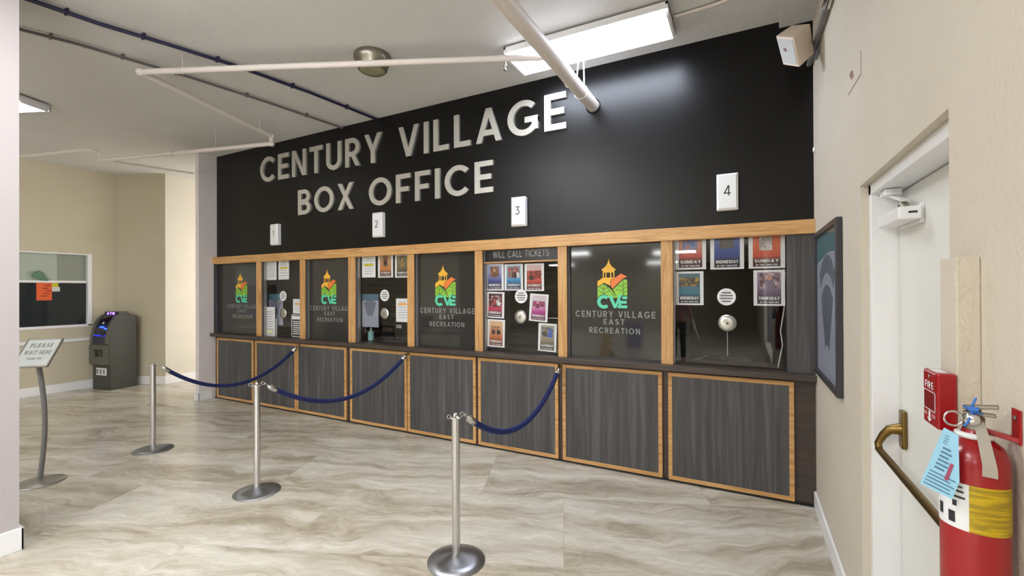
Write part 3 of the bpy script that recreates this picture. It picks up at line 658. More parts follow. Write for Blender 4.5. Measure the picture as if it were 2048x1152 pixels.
# ------------------------------------------------------------------ stanchions and ropes
def stanchion(x, y, rz, label):
    t = thing('stanchion', label, 'stanchion', (x, y, 0), 'steel rope stanchions')
    MB().lathe([(0, .001), (.179, .001), (.181, .004), (.179, .008), (.12, .026), (.06, .044), (.030, .053), (.0, .054)], (0, 0, 0), seg=56).build('base', M_DKSTEEL, t, local=True)
    MB().lathe([(.0255, .03), (.0255, .905)], (0, 0, 0), seg=32).build('pole', M_STEEL, t, local=True)
    cap = MB().lathe([(0, .898), (.040, .898), (.043, .902), (.040, .906), (.022, .908), (.016, .918), (.014, .926), (0, .930)], (0, 0, 0), seg=32)
    cap.build('cap', M_CHROME, t, local=True)
    for k in range(2):
        an = PI*k+.4
        c = (.048*math.cos(an), .048*math.sin(an), .912)
        MB().ring(c, (-math.sin(an), math.cos(an), 0), .013, .0025, 16, 6).build('rope_ring', M_CHROME, t, local=True)
    t.rotation_euler.z = rz; return t
ST = [(-5.645, 2.50), (-3.668, 2.375), (-1.614, 2.337)]
s0 = stanchion(*ST[0], 1.0, 'farthest steel stanchion, in front of the cash machine')
for (x, y), lab, rz in ((ST[1], 'middle steel stanchion, its round base clear of the counter', .9), (ST[2], 'nearest steel stanchion at the bottom centre of the photo', .75)):
    o = copy_tree(s0); o.location = (x, y, 0); o.rotation_euler.z = rz; o['label'] = lab
def rope(A, B, sag, label, i):
    A, B = Vector(A), Vector(B)
    def P(s): return A.lerp(B, s)-Z*(sag*4*s*(1-s))
    t = thing('velvet_rope', label, 'rope', (A+B)/2-Z*sag, 'navy velvet ropes')
    N = 48; pts = [P(.05+.90*k/N) for k in range(N+1)]
    MB().tube(pts, .021, 16).build('rope', M_VELVET, t)
    for e, (sa, sb, sc) in enumerate(((.06, .025, 0), (.94, .975, 1))):
        p, q, r = P(sa), P(sb), P(sc); d = (q-p).normalized()
        MB().lathe([(.018, -.05), (.023, -.048), (.024, .015), (.020, .028), (.010, .034), (.009, .044), (0, .046)], q-d*.02, d, 20).build('ferrule', M_CHROME, t)
        MB().tube([q+d*.02, q.lerp(r, .5)+Z*.004, r+Z*.012, r+d*.008+Z*.004, r-Z*.006], .0035, 8).build('hook', M_CHROME, t)
HK = []
for (u, v) in ((597.5, 689.5), (816, 705), (1121, 730)):
    p = on_y(u, v, 4.135); HK.append(p)
RP = [(.045, .02), (.045, .03), (.05, .03)]
labs = ['blue velvet rope from the farthest stanchion to the counter, hanging lowest on the left', 'blue velvet rope from the middle stanchion to the counter', 'blue velvet rope from the nearest stanchion to the counter']
for i, ((x, y), p) in enumerate(zip(ST, HK)):
    rope((x+RP[i][0]*.8, y+RP[i][1]+.02, .905), p, (.375, .325, .32)[i], labs[i], i)
    w = thing('rope_hook', 'small brass hook plate on the counter front holding the %s rope' % ('left', 'middle', 'nearest')[i], 'hook', (p.x, 4.15, p.z-.02), 'wall hooks for the ropes')
    MB().box((p.x-.012, 4.140, p.z-.03), (p.x+.012, 4.15, p.z+.025)).build('plate', M_BRASS, w, .002)
    MB().ring((p.x, 4.133, p.z), (1, 0, 0), .010, .0025, 14, 6).build('eye', M_BRASS, w)

# ------------------------------------------------------------------ please wait sign
t = thing('sign_stand', 'floor standing please wait here sign on a curved grey post', 'sign', (-5.55, 1.61, 0))
sc = Vector((-5.635, 1.615, 1.153)); th, ti = math.radians(40), math.radians(40)
sr = Vector((math.cos(th), math.sin(th), 0)); sb = Vector((-math.sin(th), math.cos(th), 0))
su = sb*math.sin(ti)+Z*math.cos(ti); sn = sr.cross(su)
W2, H2 = .135, .15
def SP(a, b, e): return sc+sr*a+su*b+sn*e
MB().obox(sc-sn*.004, sr*W2, su*H2, sn*.004).build('backing_plate', M_GREY, t)
fr = MB(); k = .012
for a, b, ha, hb in ((-W2+k/2, 0, k/2, H2), (W2-k/2, 0, k/2, H2), (0, H2-k/2, W2, k/2), (0, -H2+k/2, W2, k/2)): fr.obox(SP(a, b, .003), sr*ha, su*hb, sn*.005)
fr.build('sign_frame', M_ALU, t, .002)
MB().poly([SP(a, b, .002) for a, b in ((-W2+k, -H2+k), (W2-k, -H2+k), (W2-k, H2-k), (-W2+k, H2-k))]).build('sign_sheet', mat('sign_sheet', (206, 212, 208), .35), t)
tx = MB()
text(tx, 'PLEASE', SP(0, .055, .003), sr, su, .045, .2, .18, width=.17)
text(tx, 'WAIT HERE', SP(0, -.02, .003), sr, su, .045, .2, .18, width=.20)
text(tx, 'THANK YOU', SP(0, -.075, .003), sr, su, .024, .2, .18, width=.11)
tx.build('sign_lettering', mat('sign_print', (132, 136, 130), .6), t)
att = SP(0, -.03, -.012); bx, by = -5.585, 1.612
path = []
for k in range(25):
    s = k/24; zz = .03+(att.z-.03)*s
    bow = .07*math.sin(PI*s*1.0)
    path.append(Vector((bx+(att.x-bx)*s, by+(att.y-by)*s, zz))+(sr*.45+Vector((0, 1, 0))*.2)*bow)
MB().tube(path, .019, 14).build('post', M_GREY, t)
MB().lathe([(0, .001), (.17, .001), (.172, .006), (.165, .012), (.08, .026), (.03, .04), (0, .042)], (bx, by, 0), seg=48).build('base', M_ALU, t)

# ------------------------------------------------------------------ cash machine
AT = thing('cash_machine', 'charcoal cash machine with a lit blue panel in the far left corner', 'cash machine', (-9.68, 3.66, 0))
AT.rotation_euler.z = math.radians(9)
AW, AD = .46, .42     # local: right front corner at origin, x to the left is negative, y backwards
side = [(0, 0), (AD, 0), (AD, 1.27), (AD-.10, 1.29), (.20, 1.30)]
curve = []
for k in range(11):
    a = k/10; curve.append((.20*(1-math.sin(a*PI/2))**1.0*1.0+(-.03)*a, 1.30-(1.30-.80)*(1-math.cos(a*PI/2))))
prof = side+curve[1:]+[(-.03, .42), (0, .42)]
body = MB().prism([(0, y, z) for y, z in prof], (-AW, 0, 0)); body.build('cabinet', M_ATM, AT, .012, local=True)
bez = MB(); fas = MB()
cv = curve
for k in range(10):
    (y0, z0), (y1, z1) = cv[k], cv[k+1]
    for xa, xb in ((0.004, -.075), (-AW+.075, -AW-.004)):
        bez.prism([(xa, y0-.012, z0+.006), (xb, y0-.012, z0+.006), (xb, y1-.012, z1+.006), (xa, y1-.012, z1+.006)], (0, .012, -.006))
    if k >= 1: fas.poly([(-.075, y0-.004, z0+.002), (-AW+.075, y0-.004, z0+.002), (-AW+.075, y1-.004, z1+.002), (-.075, y1-.004, z1+.002)])
bez.build('bezel', M_ATM2, AT, local=True)
fas.build('fascia', mat('dark_fascia', (34, 36, 58), .3), AT, local=True)
def on_curve(f):
    i = min(9, int(f*10)); a = f*10-i; (y0, z0), (y1, z1) = cv[i], cv[i+1]
    return y0+(y1-y0)*a, z0+(z1-z0)*a, Vector((0, -(z0-z1), (y0-y1))).normalized(), Vector((0, y0-y1, z0-z1)).normalized()
M_BLUE = mat('blue_panel_light', (40, 70, 255), .4, emit=3, ecol=(30, 60, 255)); M_VIO = mat('violet_sign_light', (150, 110, 255), .4, emit=4, ecol=(120, 80, 255))
def pad(name, f, xa, xb, hh, m, par=None, lift=.008):
    y, z, n, u = on_curve(f); c = Vector(((xa+xb)/2, y, z))+n*lift
    return MB().obox(c, Vector(((xb-xa)/2, 0, 0)), u*hh, n*.004).build(name, m, AT, local=True)
pad('screen', .36, -.33, -.13, .07, mat('dark_screen', (34, 16, 18), .15))
pad('receipt_slot', .62, -.28, -.17, .012, M_BLUE); pad('card_light', .66, -.155, -.085, .012, M_BLUE)
pad('keypad', .78, -.20, -.11, .035, mat('keypad_dark', (16, 18, 40), .4)); pad('keypad_glow', .82, -.38, -.09, .012, mat('keypad_glow', (20, 30, 110), .4, emit=.6, ecol=(20, 40, 200)), lift=.004)
y, z, n, u = on_curve(.5)
MB().lathe([(0, 0), (.022, 0), (.022, .004), (0, .004)], Vector((-.235, y, z))+n*.006, n, 20).build('round_sticker', M_PAPER, AT, local=True)
hd = MB().prism([(-.05, .14, 1.285), (-.05, .33, 1.285), (-.05, .30, 1.345), (-.05, .15, 1.345)], (-AW+.10, 0, 0)); hd.build('header', mat('maroon_header', (44, 26, 30), .3), AT, .012, local=True)
text(MB(), 'ATM', (-AW/2, .1395, 1.293), (1, 0, 0), (0, .16, 1), .042, .24, .35, width=.20).build('header_letters', M_VIO, AT, local=True)
MB().box((-AW-.006, -.055, .44), (.006, -.03, .78)).build('dispenser_box', M_ATM2, AT, .012, local=True)
d = MB().box((-.30, -.062, .575), (-.10, -.054, .68)); d.build('dispenser_mouth', M_ATM, AT, .004, local=True)
MB().box((-.33, -.066, .68), (-.11, -.054, .695)).box((-.265, -.068, .59), (-.215, -.060, .685)).build('slot_shadow_insert', M_BLKPL, AT, local=True)
MB().box((-.36, -.0035, .25), (-.09, 0, .375)).build('notice_label', M_PAPER, AT, local=True)
nl = MB()
for k in range(3): nl.box((-.35+k*.085, -.005, .27), (-.30+k*.085, -.0035, .355))
nl.build('label_print', mat('grey_label_print', (140, 140, 140), .6), AT, local=True)

# ------------------------------------------------------------------ left wall window
w = thing('window_9', 'wide interior window in the far left wall, dark below and pale above', 'window', (WX, 2.4, wz0), None, 'structure')
k = .045
f = MB().box((WX-.12, wy1-k, wz0), (WX+.012, wy1+.012, wz1)).box((WX-.12, wy0, wz0-.012), (WX+.012, wy1+.012, wz0+.03)).box((WX-.12, wy0, wz1-.02), (WX+.006, wy1, wz1)).box((WX-.12, wy0, wz0), (WX+.012, wy0+k, wz1))
f.build('window_frame', M_WHITE, w, .004)
zm = 1.86
MB().box((WX-.11, wy0, zm-.01), (WX-.03, wy1-k, zm+.03)).build('mid_rail', M_WHITE, w, .004)
MB().box((WX-.075, wy0, wz0), (WX-.065, wy1-k, zm)).build('lower_pane', mat('dark_window', (40, 46, 48), .08, spec=.5), w)
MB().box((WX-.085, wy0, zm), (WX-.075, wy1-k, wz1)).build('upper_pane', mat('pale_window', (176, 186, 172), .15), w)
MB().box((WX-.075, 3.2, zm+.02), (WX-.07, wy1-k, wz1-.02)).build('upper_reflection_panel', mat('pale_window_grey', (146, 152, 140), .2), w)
def flat_on_left(name, uv, c, lab, cat, marks=0):
    p, q = on_x(uv[0], uv[3], WX-.06), on_x(uv[2], uv[1], WX-.06)
    t = thing(name, lab, cat, (WX-.063, (p.y+q.y)/2, p.z), 'papers on the far left window')
    MB().box((WX-.065, p.y, p.z), (WX-.063, q.y, q.z)).build('sheet', mat(name+'_%d' % uv[0], c, .6), t)
    if marks:
        mb = MB()
        for i in range(marks):
            yy = p.y+(q.y-p.y)*(.3+.4*((i*7) % 5)/5); zz = p.z+(q.z-p.z)*(.2+.7*i/marks); mb.box((WX-.063, yy, zz), (WX-.062, yy+.07, zz+.02))
        mb.build('print', mat('orange_print', (150, 60, 26), .6), t)
flat_on_left('orange_sheet', (73, 564, 104, 601), (226, 96, 44), 'orange paper taped to the dark far left window', 'notice', 5)
flat_on_left('yellow_sticker', (104, 566, 117, 574), (206, 196, 40), 'small yellow sticker beside the orange paper', 'sticker')
flat_on_left('white_sticker', (104, 574, 120, 583), (206, 208, 200), 'small white sticker under the yellow one', 'sticker')
p = on_x(78, 553, WX-.04)
t = thing('green_cloth', 'crumpled green cloth on the ledge of the far left window', 'cloth', (WX-.04, p.y, zm+.03))
cl = MB()
pts = [(62, 553), (66, 545), (76, 541), (86, 546), (92, 556), (97, 562), (80, 561), (70, 556)]
P3 = [on_x(u, v, WX-.045) for u, v in pts]
cl.prism(P3, (.03, 0, 0)); cl.build('folded_cloth', mat('green_cloth', (96, 130, 104), .8), t, .012, segs=3)

# ------------------------------------------------------------------ ceiling lamps
def troffer(cx, cy, wx, wy, z, label, rz=0, group='long ceiling lamps', boxed=False, lens=M_LAMP):
    t = thing('ceiling_lamp', label, 'light', (cx, cy, z), group); t.rotation_euler.z = rz
    hx, hy = wx/2, wy/2
    along_x = wx >= wy
    if along_x:
        pr = [(-hx+.02, -hy, -.015), (-hx+.02, -hy*.82, -.075), (-hx+.02, hy*.82, -.075), (-hx+.02, hy, -.015)]
        MB().prism(pr, (wx-.04, 0, 0)).build('diffuser', lens, t, local=True)
        MB().box((-hx, -hy, -.018), (hx, hy, 0)).build('housing', M_ENAMEL, t, local=True)
        for s in (-1, 1):
            MB().prism([(s*hx, -hy-.004, 0), (s*hx, -hy-.004, -.02), (s*hx, -hy*.82, -.08), (s*hx, hy*.82, -.08), (s*hx, hy+.004, -.02), (s*hx, hy+.004, 0)], (-s*.018, 0, 0)).build('end_cap', M_ENAMEL, t, local=True)
        if boxed or lens is M_LAMPW:
            for s in (-1, 1): MB().box((-hx, s*(hy+.004), -.07 if boxed else -.052), (hx, s*(hy-.004), 0)).build('side_rail', M_GREY if boxed else M_ENAMEL, t, local=True)
    return t
LW = troffer(-1.18, 3.69, 1.38, .44, CEIL-.02, 'bright long ceiling lamp close to the black wall', lens=M_LAMPW)
L2 = troffer(-7.42, 1.80, .95, .30, CEIL-.02, 'lit ceiling lamp over the far left room', math.radians(22), boxed=True, lens=M_LAMPDIM)
LOB = [(-5.4, -6.6, 3.0), (-2.1, -7.7, 3.0), (-6.9, -7.1, 3.0), (-3.4, -13.6, 3.0), (-8.3, -13.2, 3.0), (-2.5, -2.3, CEIL), (-3.4, -4.2, CEIL), (-5.9, -2.2, CEIL), (-2.75, .75, CEIL)]  # last lamp added out of view to brighten the middle floor and ceiling
L1 = troffer(0, 0, 1.38, .44, 3.0, 'x')
for i, (x, y, z) in enumerate(LOB):
    o = copy_tree(L1) if i else L1; o.location = (x, y, z-.02 if z > 3.5 else z-.002); o.rotation_euler.z = 0
    o['label'] = ['long ceiling lamp in the rear lobby, middle of the near row', 'long ceiling lamp in the rear lobby, nearest the right wall', 'long ceiling lamp in the rear lobby, left of the near row', 'long ceiling lamp at the far end of the lobby, right', 'long ceiling lamp at the far end of the lobby, left', 'long ceiling lamp just above the viewer', 'long ceiling lamp behind the viewer', 'long ceiling lamp behind the pale column', 'added long ceiling lamp out of view over the roped queue'][i]

# dome light
c = on_z(745, 128, 3.77)
t = thing('dome_light', 'round brushed nickel ceiling light behind the white pipe', 'light', (c.x, c.y, CEIL))
MB().lathe([(0, 0), (.155, 0), (.165, -.012), (.165, -.05), (.150, -.075), (.135, -.11), (.128, -.135), (.12, -.142), (0, -.142)], (c.x, c.y, CEIL), seg=40).build('housing', M_NICKEL, t)
MB().lathe([(.112, 0), (.112, -.006), (.06, -.010), (0, -.012)], (c.x, c.y, CEIL-.142), seg=32).build('lens', mat('frosted_lens', (150, 148, 120), .3), t)

# pipes
def pipe(name, pts, r, m, label, cat='pipe', group=None, fit=True, hang=()):
    t = thing(name, label, cat, Vector(pts[0]), group)
    MB().tube(fillet(pts), r, 14).build('run', m, t)
    if fit:
        for p in pts[1:-1]:
            MB().lathe([(0, -r*1.35), (r*.9, -r*1.1), (r*1.35, -r*.3), (r*1.35, r*.3), (r*.9, r*1.1), (0, r*1.35)], p, (0, 0, 1), 14).build('elbow', m, t)
    for p in hang:
        p = Vector(p)
        h = MB().tube([(p.x, p.y, p.z+r), (p.x, p.y, CEIL)], .004, 6); h.ring(p, (.9, .4, 0), r*1.15, .004, 16, 6); h.build('hanger', m, t)
    return t
zA = 3.70
a0, a1, a2 = on_z(281, 144, zA), on_z(1010, 118, zA), on_z(1118, 113, zA)
b1 = on_z(543, 272, zA); b2 = b1+Vector((0, 0, -.10)); c1 = on_z(200, 321, b2.z); 
SP_ = pipe('sprinkler_pipe', [a2, a0, b1, b2, c1], .027, M_PIPE, 'thin white sprinkler pipe crossing the ceiling and bending toward the far left', hang=(a0.lerp(a1, .12), b1.lerp(a0, .12), b2.lerp(c1, .3), b2.lerp(c1, .55)))
zu = b2.z+.12
MB().tube(fillet([c1, Vector((c1.x, c1.y, zu)), on_z(174, 299, zu), on_z(29, 314, zu)], .05), .022, 12).build('raised_branch', M_PIPE, SP_)
MB().tube([on_z(226, 323, b2.z), on_z(388, 347, b2.z)], .016, 12).build('hall_branch', M_PIPE, SP_)
MB().tube(fillet([a2, a2+Vector((0, 0, -.10)), a2+Vector((.02, .18, -.18))], .05), .027, 12).build('drop', M_PIPE, SP_)
MB().lathe([(.010, 0), (.010, -.03), (.016, -.034), (.016, -.042), (.008, -.046), (.006, -.07), (.016, -.074), (.016, -.077), (0, -.078)], (a1.x, a1.y, zA-.02), seg=16).build('sprinkler_head', M_CHROME, SP_)
# big white pipe into the black wall
t = thing('vent_pipe', 'thick white pipe running from above into the black wall', 'pipe', (-1.30, 4.2, 3.46))
MB().tube([(-1.34, -4.9, 3.47), (-1.285, 4.195, 3.468)], .058, 28).build('run', M_PIPE, t)
MB().lathe([(.058, 0), (.072, -.002), (.072, -.008), (.058, -.010)], (-1.285, 4.2, 3.468), (0, 1, 0), 28).build('wall_flange', M_BLACK, t)
for k, dx in enumerate((-.05, .03)):
    MB().tube([(-1.29+dx, 3.85, 3.50), (-1.27+dx*.4, 3.82, CEIL)], .006, 8).build('hanger_rod', M_PIPE, t)
MB().ring((-1.29, 3.85, 3.468), (0, 1, 0), .061, .005, 28, 8).build('clevis', M_PIPE, t)
# conduits
def conduit(name, uv, m, r, label):
    pts = [on_z(u, v, CEIL-.03) for u, v in uv]; a, b = pts[0], pts[-1]
    far = a+(a-b).normalized()*6
    t = thing(name, label, 'conduit', b)
    MB().tube([far]+pts, r, 10).build('run', m, t)
    for s in (.1, .33, .55, .75, .9):
        p = pts[0].lerp(pts[-1], s); i = min(len(pts)-2, int(s*(len(pts)-1))); p = pts[i].lerp(pts[i+1], s*(len(pts)-1)-i)
        MB().box((p.x-r-.006, p.y-.008, CEIL-.03-r-.003), (p.x+r+.006, p.y+.008, CEIL)).build('clip', m, t, .002)
conduit('navy_conduit', [(60, 0), (200, 48), (330, 87), (467, 130), (620, 185), (757, 240)], M_NAVY, .016, 'dark navy conduit across the ceiling to the black wall')
conduit('grey_conduit', [(45, 60), (155, 88), (290, 128), (372, 152), (530, 203), (685, 256)], M_GREYC, .013, 'grey conduit across the ceiling left of the navy one')
tag(MB().tube([on_z(u, v, CEIL-.02) for u, v in ((1349, 33), (1380, 24), (1420, 12), (1470, -6))], .012, 10).build('lamp_wire', M_PIPE), 'painted wire tube leaving the right end of the bright lamp', 'wire')
t = thing('wall_conduit', 'grey metal conduit running along the top of the right wall', 'conduit', (.455, 4.2, 3.46))
MB().tube([(.462, -4.9, 3.42), (.462, 3.2, 3.44), (.462, 4.2, 3.46)], .02, 12).build('run', M_GREY, t)
MB().tube([(.462, 3.22, 3.44), (.462, 3.34, 3.442)], .027, 12).build('coupling', M_CHROME, t)

# loudspeaker in the upper right corner
FV = [on_y(1551, 72, 3.72), on_y(1587, 75, 3.62), on_y(1599, 135, 3.62), on_y(1566, 130, 3.72)]
t = thing('loudspeaker', 'cream wall loudspeaker high in the right corner of the black wall', 'speaker', (.36, 3.8, 3.3))
tl, tr, br, bl = FV
back = Vector((.085, .19, .015))
bodyv = [tl, tr, br, bl]
fv = (tr-tl).cross(tl-bl).normalized()
rtv = (tr-tl).normalized()
sp = MB()
kt, kr, kb = on_y(1583, 50, 3.88), on_y(1621, 47, 3.80), on_y(1629, 107, 3.78)
bk = [kt, kr, kb, kt+(kb-kr)]
sp.add(bodyv+bk, [(0, 1, 2, 3), (7, 6, 5, 4), (0, 4, 5, 1), (1, 5, 6, 2), (2, 6, 7, 3), (3, 7, 4, 0)])
sp.build('cabinet', mat('cream_plastic', (226, 208, 190), .5), t, .008)
cen = (tl+tr+br+bl)/4
nn = (tr-tl).cross(bl-tl).normalized(); nn = nn if nn.y < 0 else -nn
gq = [cen+(p-cen)*.84+nn*.004 for p in bodyv]
MB().prism(gq, -nn*.003).build('grille', mat('grey_grille', (186, 188, 186), .7), t)
bd = cen+(tl-bl)*.05-(tr-tl)*.10+nn*.006
MB().obox(bd, (tr-tl).normalized()*.009, (tl-bl).normalized()*.011, nn*.002).build('badge', mat('maroon_badge', (110, 40, 44), .5), t)
MB().tube([(.40, 3.83, 3.50), (.44, 3.87, 3.47), (XR, 3.90, 3.47)], .018, 10).box((XR-.012, 3.84, 3.38), (XR, 3.96, 3.54)).build('bracket', M_GREY, t)

# ------------------------------------------------------------------ door in the right wall
DX = .62
d = thing('door_1', 'white exit door with a brass crash bar in the right wall', 'door', (DX, 2.1, 0), None, 'structure')
MB().box((DX, DY0+.02, .01), (DX+.045, DY1-.049, DZ-.056)).build('door_leaf', M_DOOR, d, .003)
fr = MB().box((XR+.032, DY1-.042, 0), (DX+.06, DY1, DZ-.0)).box((XR+.032, DY0, DZ-.05), (DX+.06, DY1, DZ)).box((XR+.032, DY0, 0), (DX+.06, DY0+.012, DZ))
fr.build('door_frame', M_WHITE, d, .003)
MB().box((DX+.06, DY0, 0), (DX+.17, DY1, DZ)).build('gap_light_backing', mat('door_gap', (150, 100, 84), .6), d)  # reddish colour paints in the light showing through the door gap
# crash bar
cb = thing('crash_bar', 'antique brass push bar across the white door', 'door bar', (.53, 2.2, .98))
MB().prism([(DX-.001, 2.545, 1.165), (DX-.001, 2.535, 1.165), (DX-.001, 2.495, 1.165), (DX-.001, 2.49, 1.02), (DX-.001, 2.50, 1.00), (DX-.001, 2.54, 1.00), (DX-.001, 2.55, 1.02)], (-.018, 0, 0)).build('end_plate', M_BRASS, cb, .005)
MB().tube([(DX-.012, 2.52, 1.085), (DX-.055, 2.525, 1.075), (.545, 2.535, 1.045), (.528, 2.54, 1.005), (.53, 2.53, .982)], [.026, .020, .016, .014, .014], 14).build('end_arm', M_BRASS, cb)
MB().tube([(.53, 2.54, .980), (.53, 1.66, .985)], .0145, 16).build('push_bar', M_BRASS, cb)
MB().tube([(.53, 1.665, .985), (.56, 1.655, 1.04), (DX-.012, 1.66, 1.085)], [.015, .018, .026], 14).build('end_arm', M_BRASS, cb)
MB().box((DX-.018, 1.635, 1.0), (DX-.001, 1.685, 1.165)).build('end_plate', M_BRASS, cb, .005)
# closer
cl = thing('door_closer', 'white door closer at the head of the white door', 'door closer', (.58, 2.1, 2.0))
MB().box((.535, 2.246, 1.967), (.606, 2.55, 2.018)).build('closer_body', M_WHITE, cl, .006)
MB().box((.606, 2.27, 1.955), (DX-.001, 2.53, 2.03)).build('mounting_plate', M_WHITE, cl)
MB().box((.565, 2.2445, 1.990), (.592, 2.247, 1.998)).build('slot', M_INK, cl)
MB().lathe([(.018, 0), (.018, .02), (.012, .028), (0, .03)], (.572, 2.33, 2.018), seg=16).build('spindle', M_NICKEL, cl)
MB().prism([(.556, 2.31, 2.046), (.590, 2.33, 2.046), (.585, 2.52, 2.10), (.560, 2.51, 2.10)], (0, 0, .012)).build('arm', M_WHITE, cl, .002)
MB().box((.54, 2.46, 2.10), (.60, 2.54, 2.128)).build('arm_shoe', M_WHITE, cl, .004)

# raceway, pull station
tag(MB().box((.444, 1.423, .2), (XR, 1.522, 1.773)).build('wall_raceway', M_WALLR, None, .003), 'beige surface box running down the right wall behind the fire alarm', 'wall box')
t = thing('fire_alarm', 'red fire alarm pull box mounted beside the white door', 'fire alarm', (.425, 1.465, 1.36))
MB().box((.407, 1.418, 1.360), (.444, 1.512, 1.495)).build('box', M_RED, t, .005)
YN = Vector((0, -1, 0))
def FA(fy, fz): return Vector((.4062, 1.512-.094*fy, 1.36+.135*fz))
def on_fa(mb, f0, g0, f1, g1): return mb.prism([FA(f0, g0), FA(f1, g0), FA(f1, g1), FA(f0, g1)], (-.0008, 0, 0))
lt = MB(); text(lt, 'FIRE', FA(.5, .68)-X*.0006, YN, Z, .017, .17, .16, width=.055)
on_fa(lt, .08, .97, .92, .978); on_fa(lt, .1, .62, .9, .632); on_fa(lt, .1, .28, .9, .292); on_fa(lt, .1, .28, .12, .632); on_fa(lt, .88, .28, .9, .632)
on_fa(lt, .45, .12, .56, .26); lt.prism([FA(.36, .13), FA(.65, .13), FA(.505, .06)], (-.0008, 0, 0))
text(lt, 'PULL', FA(.24, .17)-X*.0006, YN, Z, .008, .2, .2, width=.018); text(lt, 'DOWN', FA(.80, .17)-X*.0006, YN, Z, .008, .2, .2, width=.018)
lt.build('lettering', M_TEXTW, t)
r_ = MB(); on_fa(r_, .14, .30, .86, .61); r_.build('handle_recess', mat('deep_red', (120, 10, 18), .35), t)
MB().lathe([(0, 0), (.004, 0), (.004, .002), (0, .002)], FA(.5, .9), (-1, 0, 0), 12).build('lock', M_CHROME, t)
MB().box((.412, 1.435, 1.495), (.432, 1.49, 1.4965)).build('top_label', M_PAPER, t)

# fire extinguisher
ex, ey, er = .425, 1.28, .0535
t = thing('fire_extinguisher', 'red fire extinguisher hanging on the right wall at the photo edge', 'fire extinguisher', (ex, ey, .86))
MB().lathe([(0, .86), (er*.9, .862), (er, .875), (er, 1.335), (er*.97, 1.352), (er*.82, 1.372), (er*.55, 1.386), (.020, 1.392), (.018, 1.405)], (ex, ey, 0), seg=48).build('cylinder', M_RED, t)
vw = Vector((ex, ey, 0)).normalized(); a_c = math.atan2(-vw.y, -vw.x)       # facing the viewer
def band(z0, z1, d0, d1, R, n=18):
    mb = MB(); vs = []; 
    for k in range(n+1):
        a = a_c+math.radians(d0+(d1-d0)*k/n)
        for zz in (z0, z1): vs.append((ex+R*math.cos(a), ey+R*math.sin(a), zz))
    return mb.add(vs, [(2*k, 2*k+2, 2*k+3, 2*k+1) for k in range(n)], True)
band(1.205, 1.300, -100, -8, er+.0006).build('white_label', M_PAPER, t)
yl = mat('yellow_label', (206, 176, 14), .4)
_f = coords(yl, (20, 20, 260)); lk(yl, ramp(yl, noise(yl, _f, 1, 2), [(.4, (206, 176, 14)), (.62, (160, 136, 20))]), bsdf(yl).inputs['Base Color'])
band(1.205, 1.300, -8, 78, er+.0007).build('yellow_label', yl, t)
pg = MB()
for i, (d0, d1, z0, z1) in enumerate(((-44, -31, 1.215, 1.238), (-70, -58, 1.222, 1.246), (-36, -28, 1.25, 1.262), (-40, -14, 1.268, 1.272), (-40, -16, 1.28, 1.284), (-40, -18, 1.29, 1.293))):
    b = band(z0, z1, d0, d1, er+.0012, 4); pg.add(b.v, b.f)
pg.build('label_pictograms', M_INK, t)
MB().lathe([(.021, 1.388), (.030, 1.388), (.030, 1.396), (.021, 1.398)], (ex, ey, 0), seg=24).build('neck_collar', M_PLASTIC, t)
MB().lathe([(.016, 1.395), (.017, 1.43), (.012, 1.434), (.012, 1.446), (0, 1.446)], (ex, ey, 0), seg=20).build('valve', M_NICKEL, t)
f_ = -vw; s_ = Vector((f_.y, -f_.x, 0))*-1
ctr = Vector((ex, ey, 0))
lev = MB().obox(ctr+f_*.008+s_*.010+Z*1.453, s_*.026+Z*.004, f_*.010, Z*.0035); lev.build('top_lever', M_NICKEL, t, .002)
MB().obox(ctr+f_*.006+s_*.008+Z*1.438, s_*.024, f_*.009, Z*.003).build('carry_handle', M_NICKEL, t, .002)
MB().ring(ctr+f_*.02-s_*.030+Z*1.424, f_*.8+s_*.3, .015, .0022, 22, 8).build('pull_ring', M_CHROME, t)
MB().lathe([(0, 0), (.012, 0), (.014, .012), (.010, .018), (0, .018)], ctr+f_*.014-s_*.002+Z*1.428, f_, 16).build('gauge', M_CHROME, t)
# discharge strap lying down the front
hp = [ctr+f_*.02+s_*.006+Z*1.425, ctr+f_*.034+s_*.012+Z*1.405, ctr+f_*.050+s_*.017+Z*1.375, ctr+f_*.058+s_*.022+Z*1.345, ctr+f_*.058+s_*.022+Z*1.325]
hp = fillet(hp, .018, 5); hz = MB()
vs_ = [p+s_*sx*(.0085+.0025*i/len(hp))+f_*dz for i, p in enumerate(hp) for sx, dz in ((-1, 0), (1, 0), (1, -.005), (-1, -.005))]
hz.add(vs_, [(4*i+a, 4*i+(a+1) % 4, 4*i+4+(a+1) % 4, 4*i+4+a) for i in range(len(hp)-1) for a in range(4)]+[(0, 1, 2, 3), tuple(len(vs_)-4+a for a in range(4))])
hz.build('nozzle_strap', mat('grey_rubber', (168, 160, 148), .6), t)
# bracket
b = thing('wall_bracket', 'red metal bracket holding the extinguisher to the wall', 'bracket', (XR, 1.262, 1.40))
MB().box((XR-.004, 1.252, 1.385), (XR, 1.285, 1.455)).build('plate', M_RED, b, .002)
MB().prism([(XR, 1.253, 1.388), (XR, 1.282, 1.388), (ex+.012, 1.290, 1.400), (ex+.012, 1.270, 1.400)], (0, 0, .010)).build('arm', M_RED, b, .002)
MB().lathe([(0, 0), (.005, 0), (.004, .003), (0, .003)], (XR-.004, 1.268, 1.437), (-1, 0, 0), 12).build('screw', M_NICKEL, b)
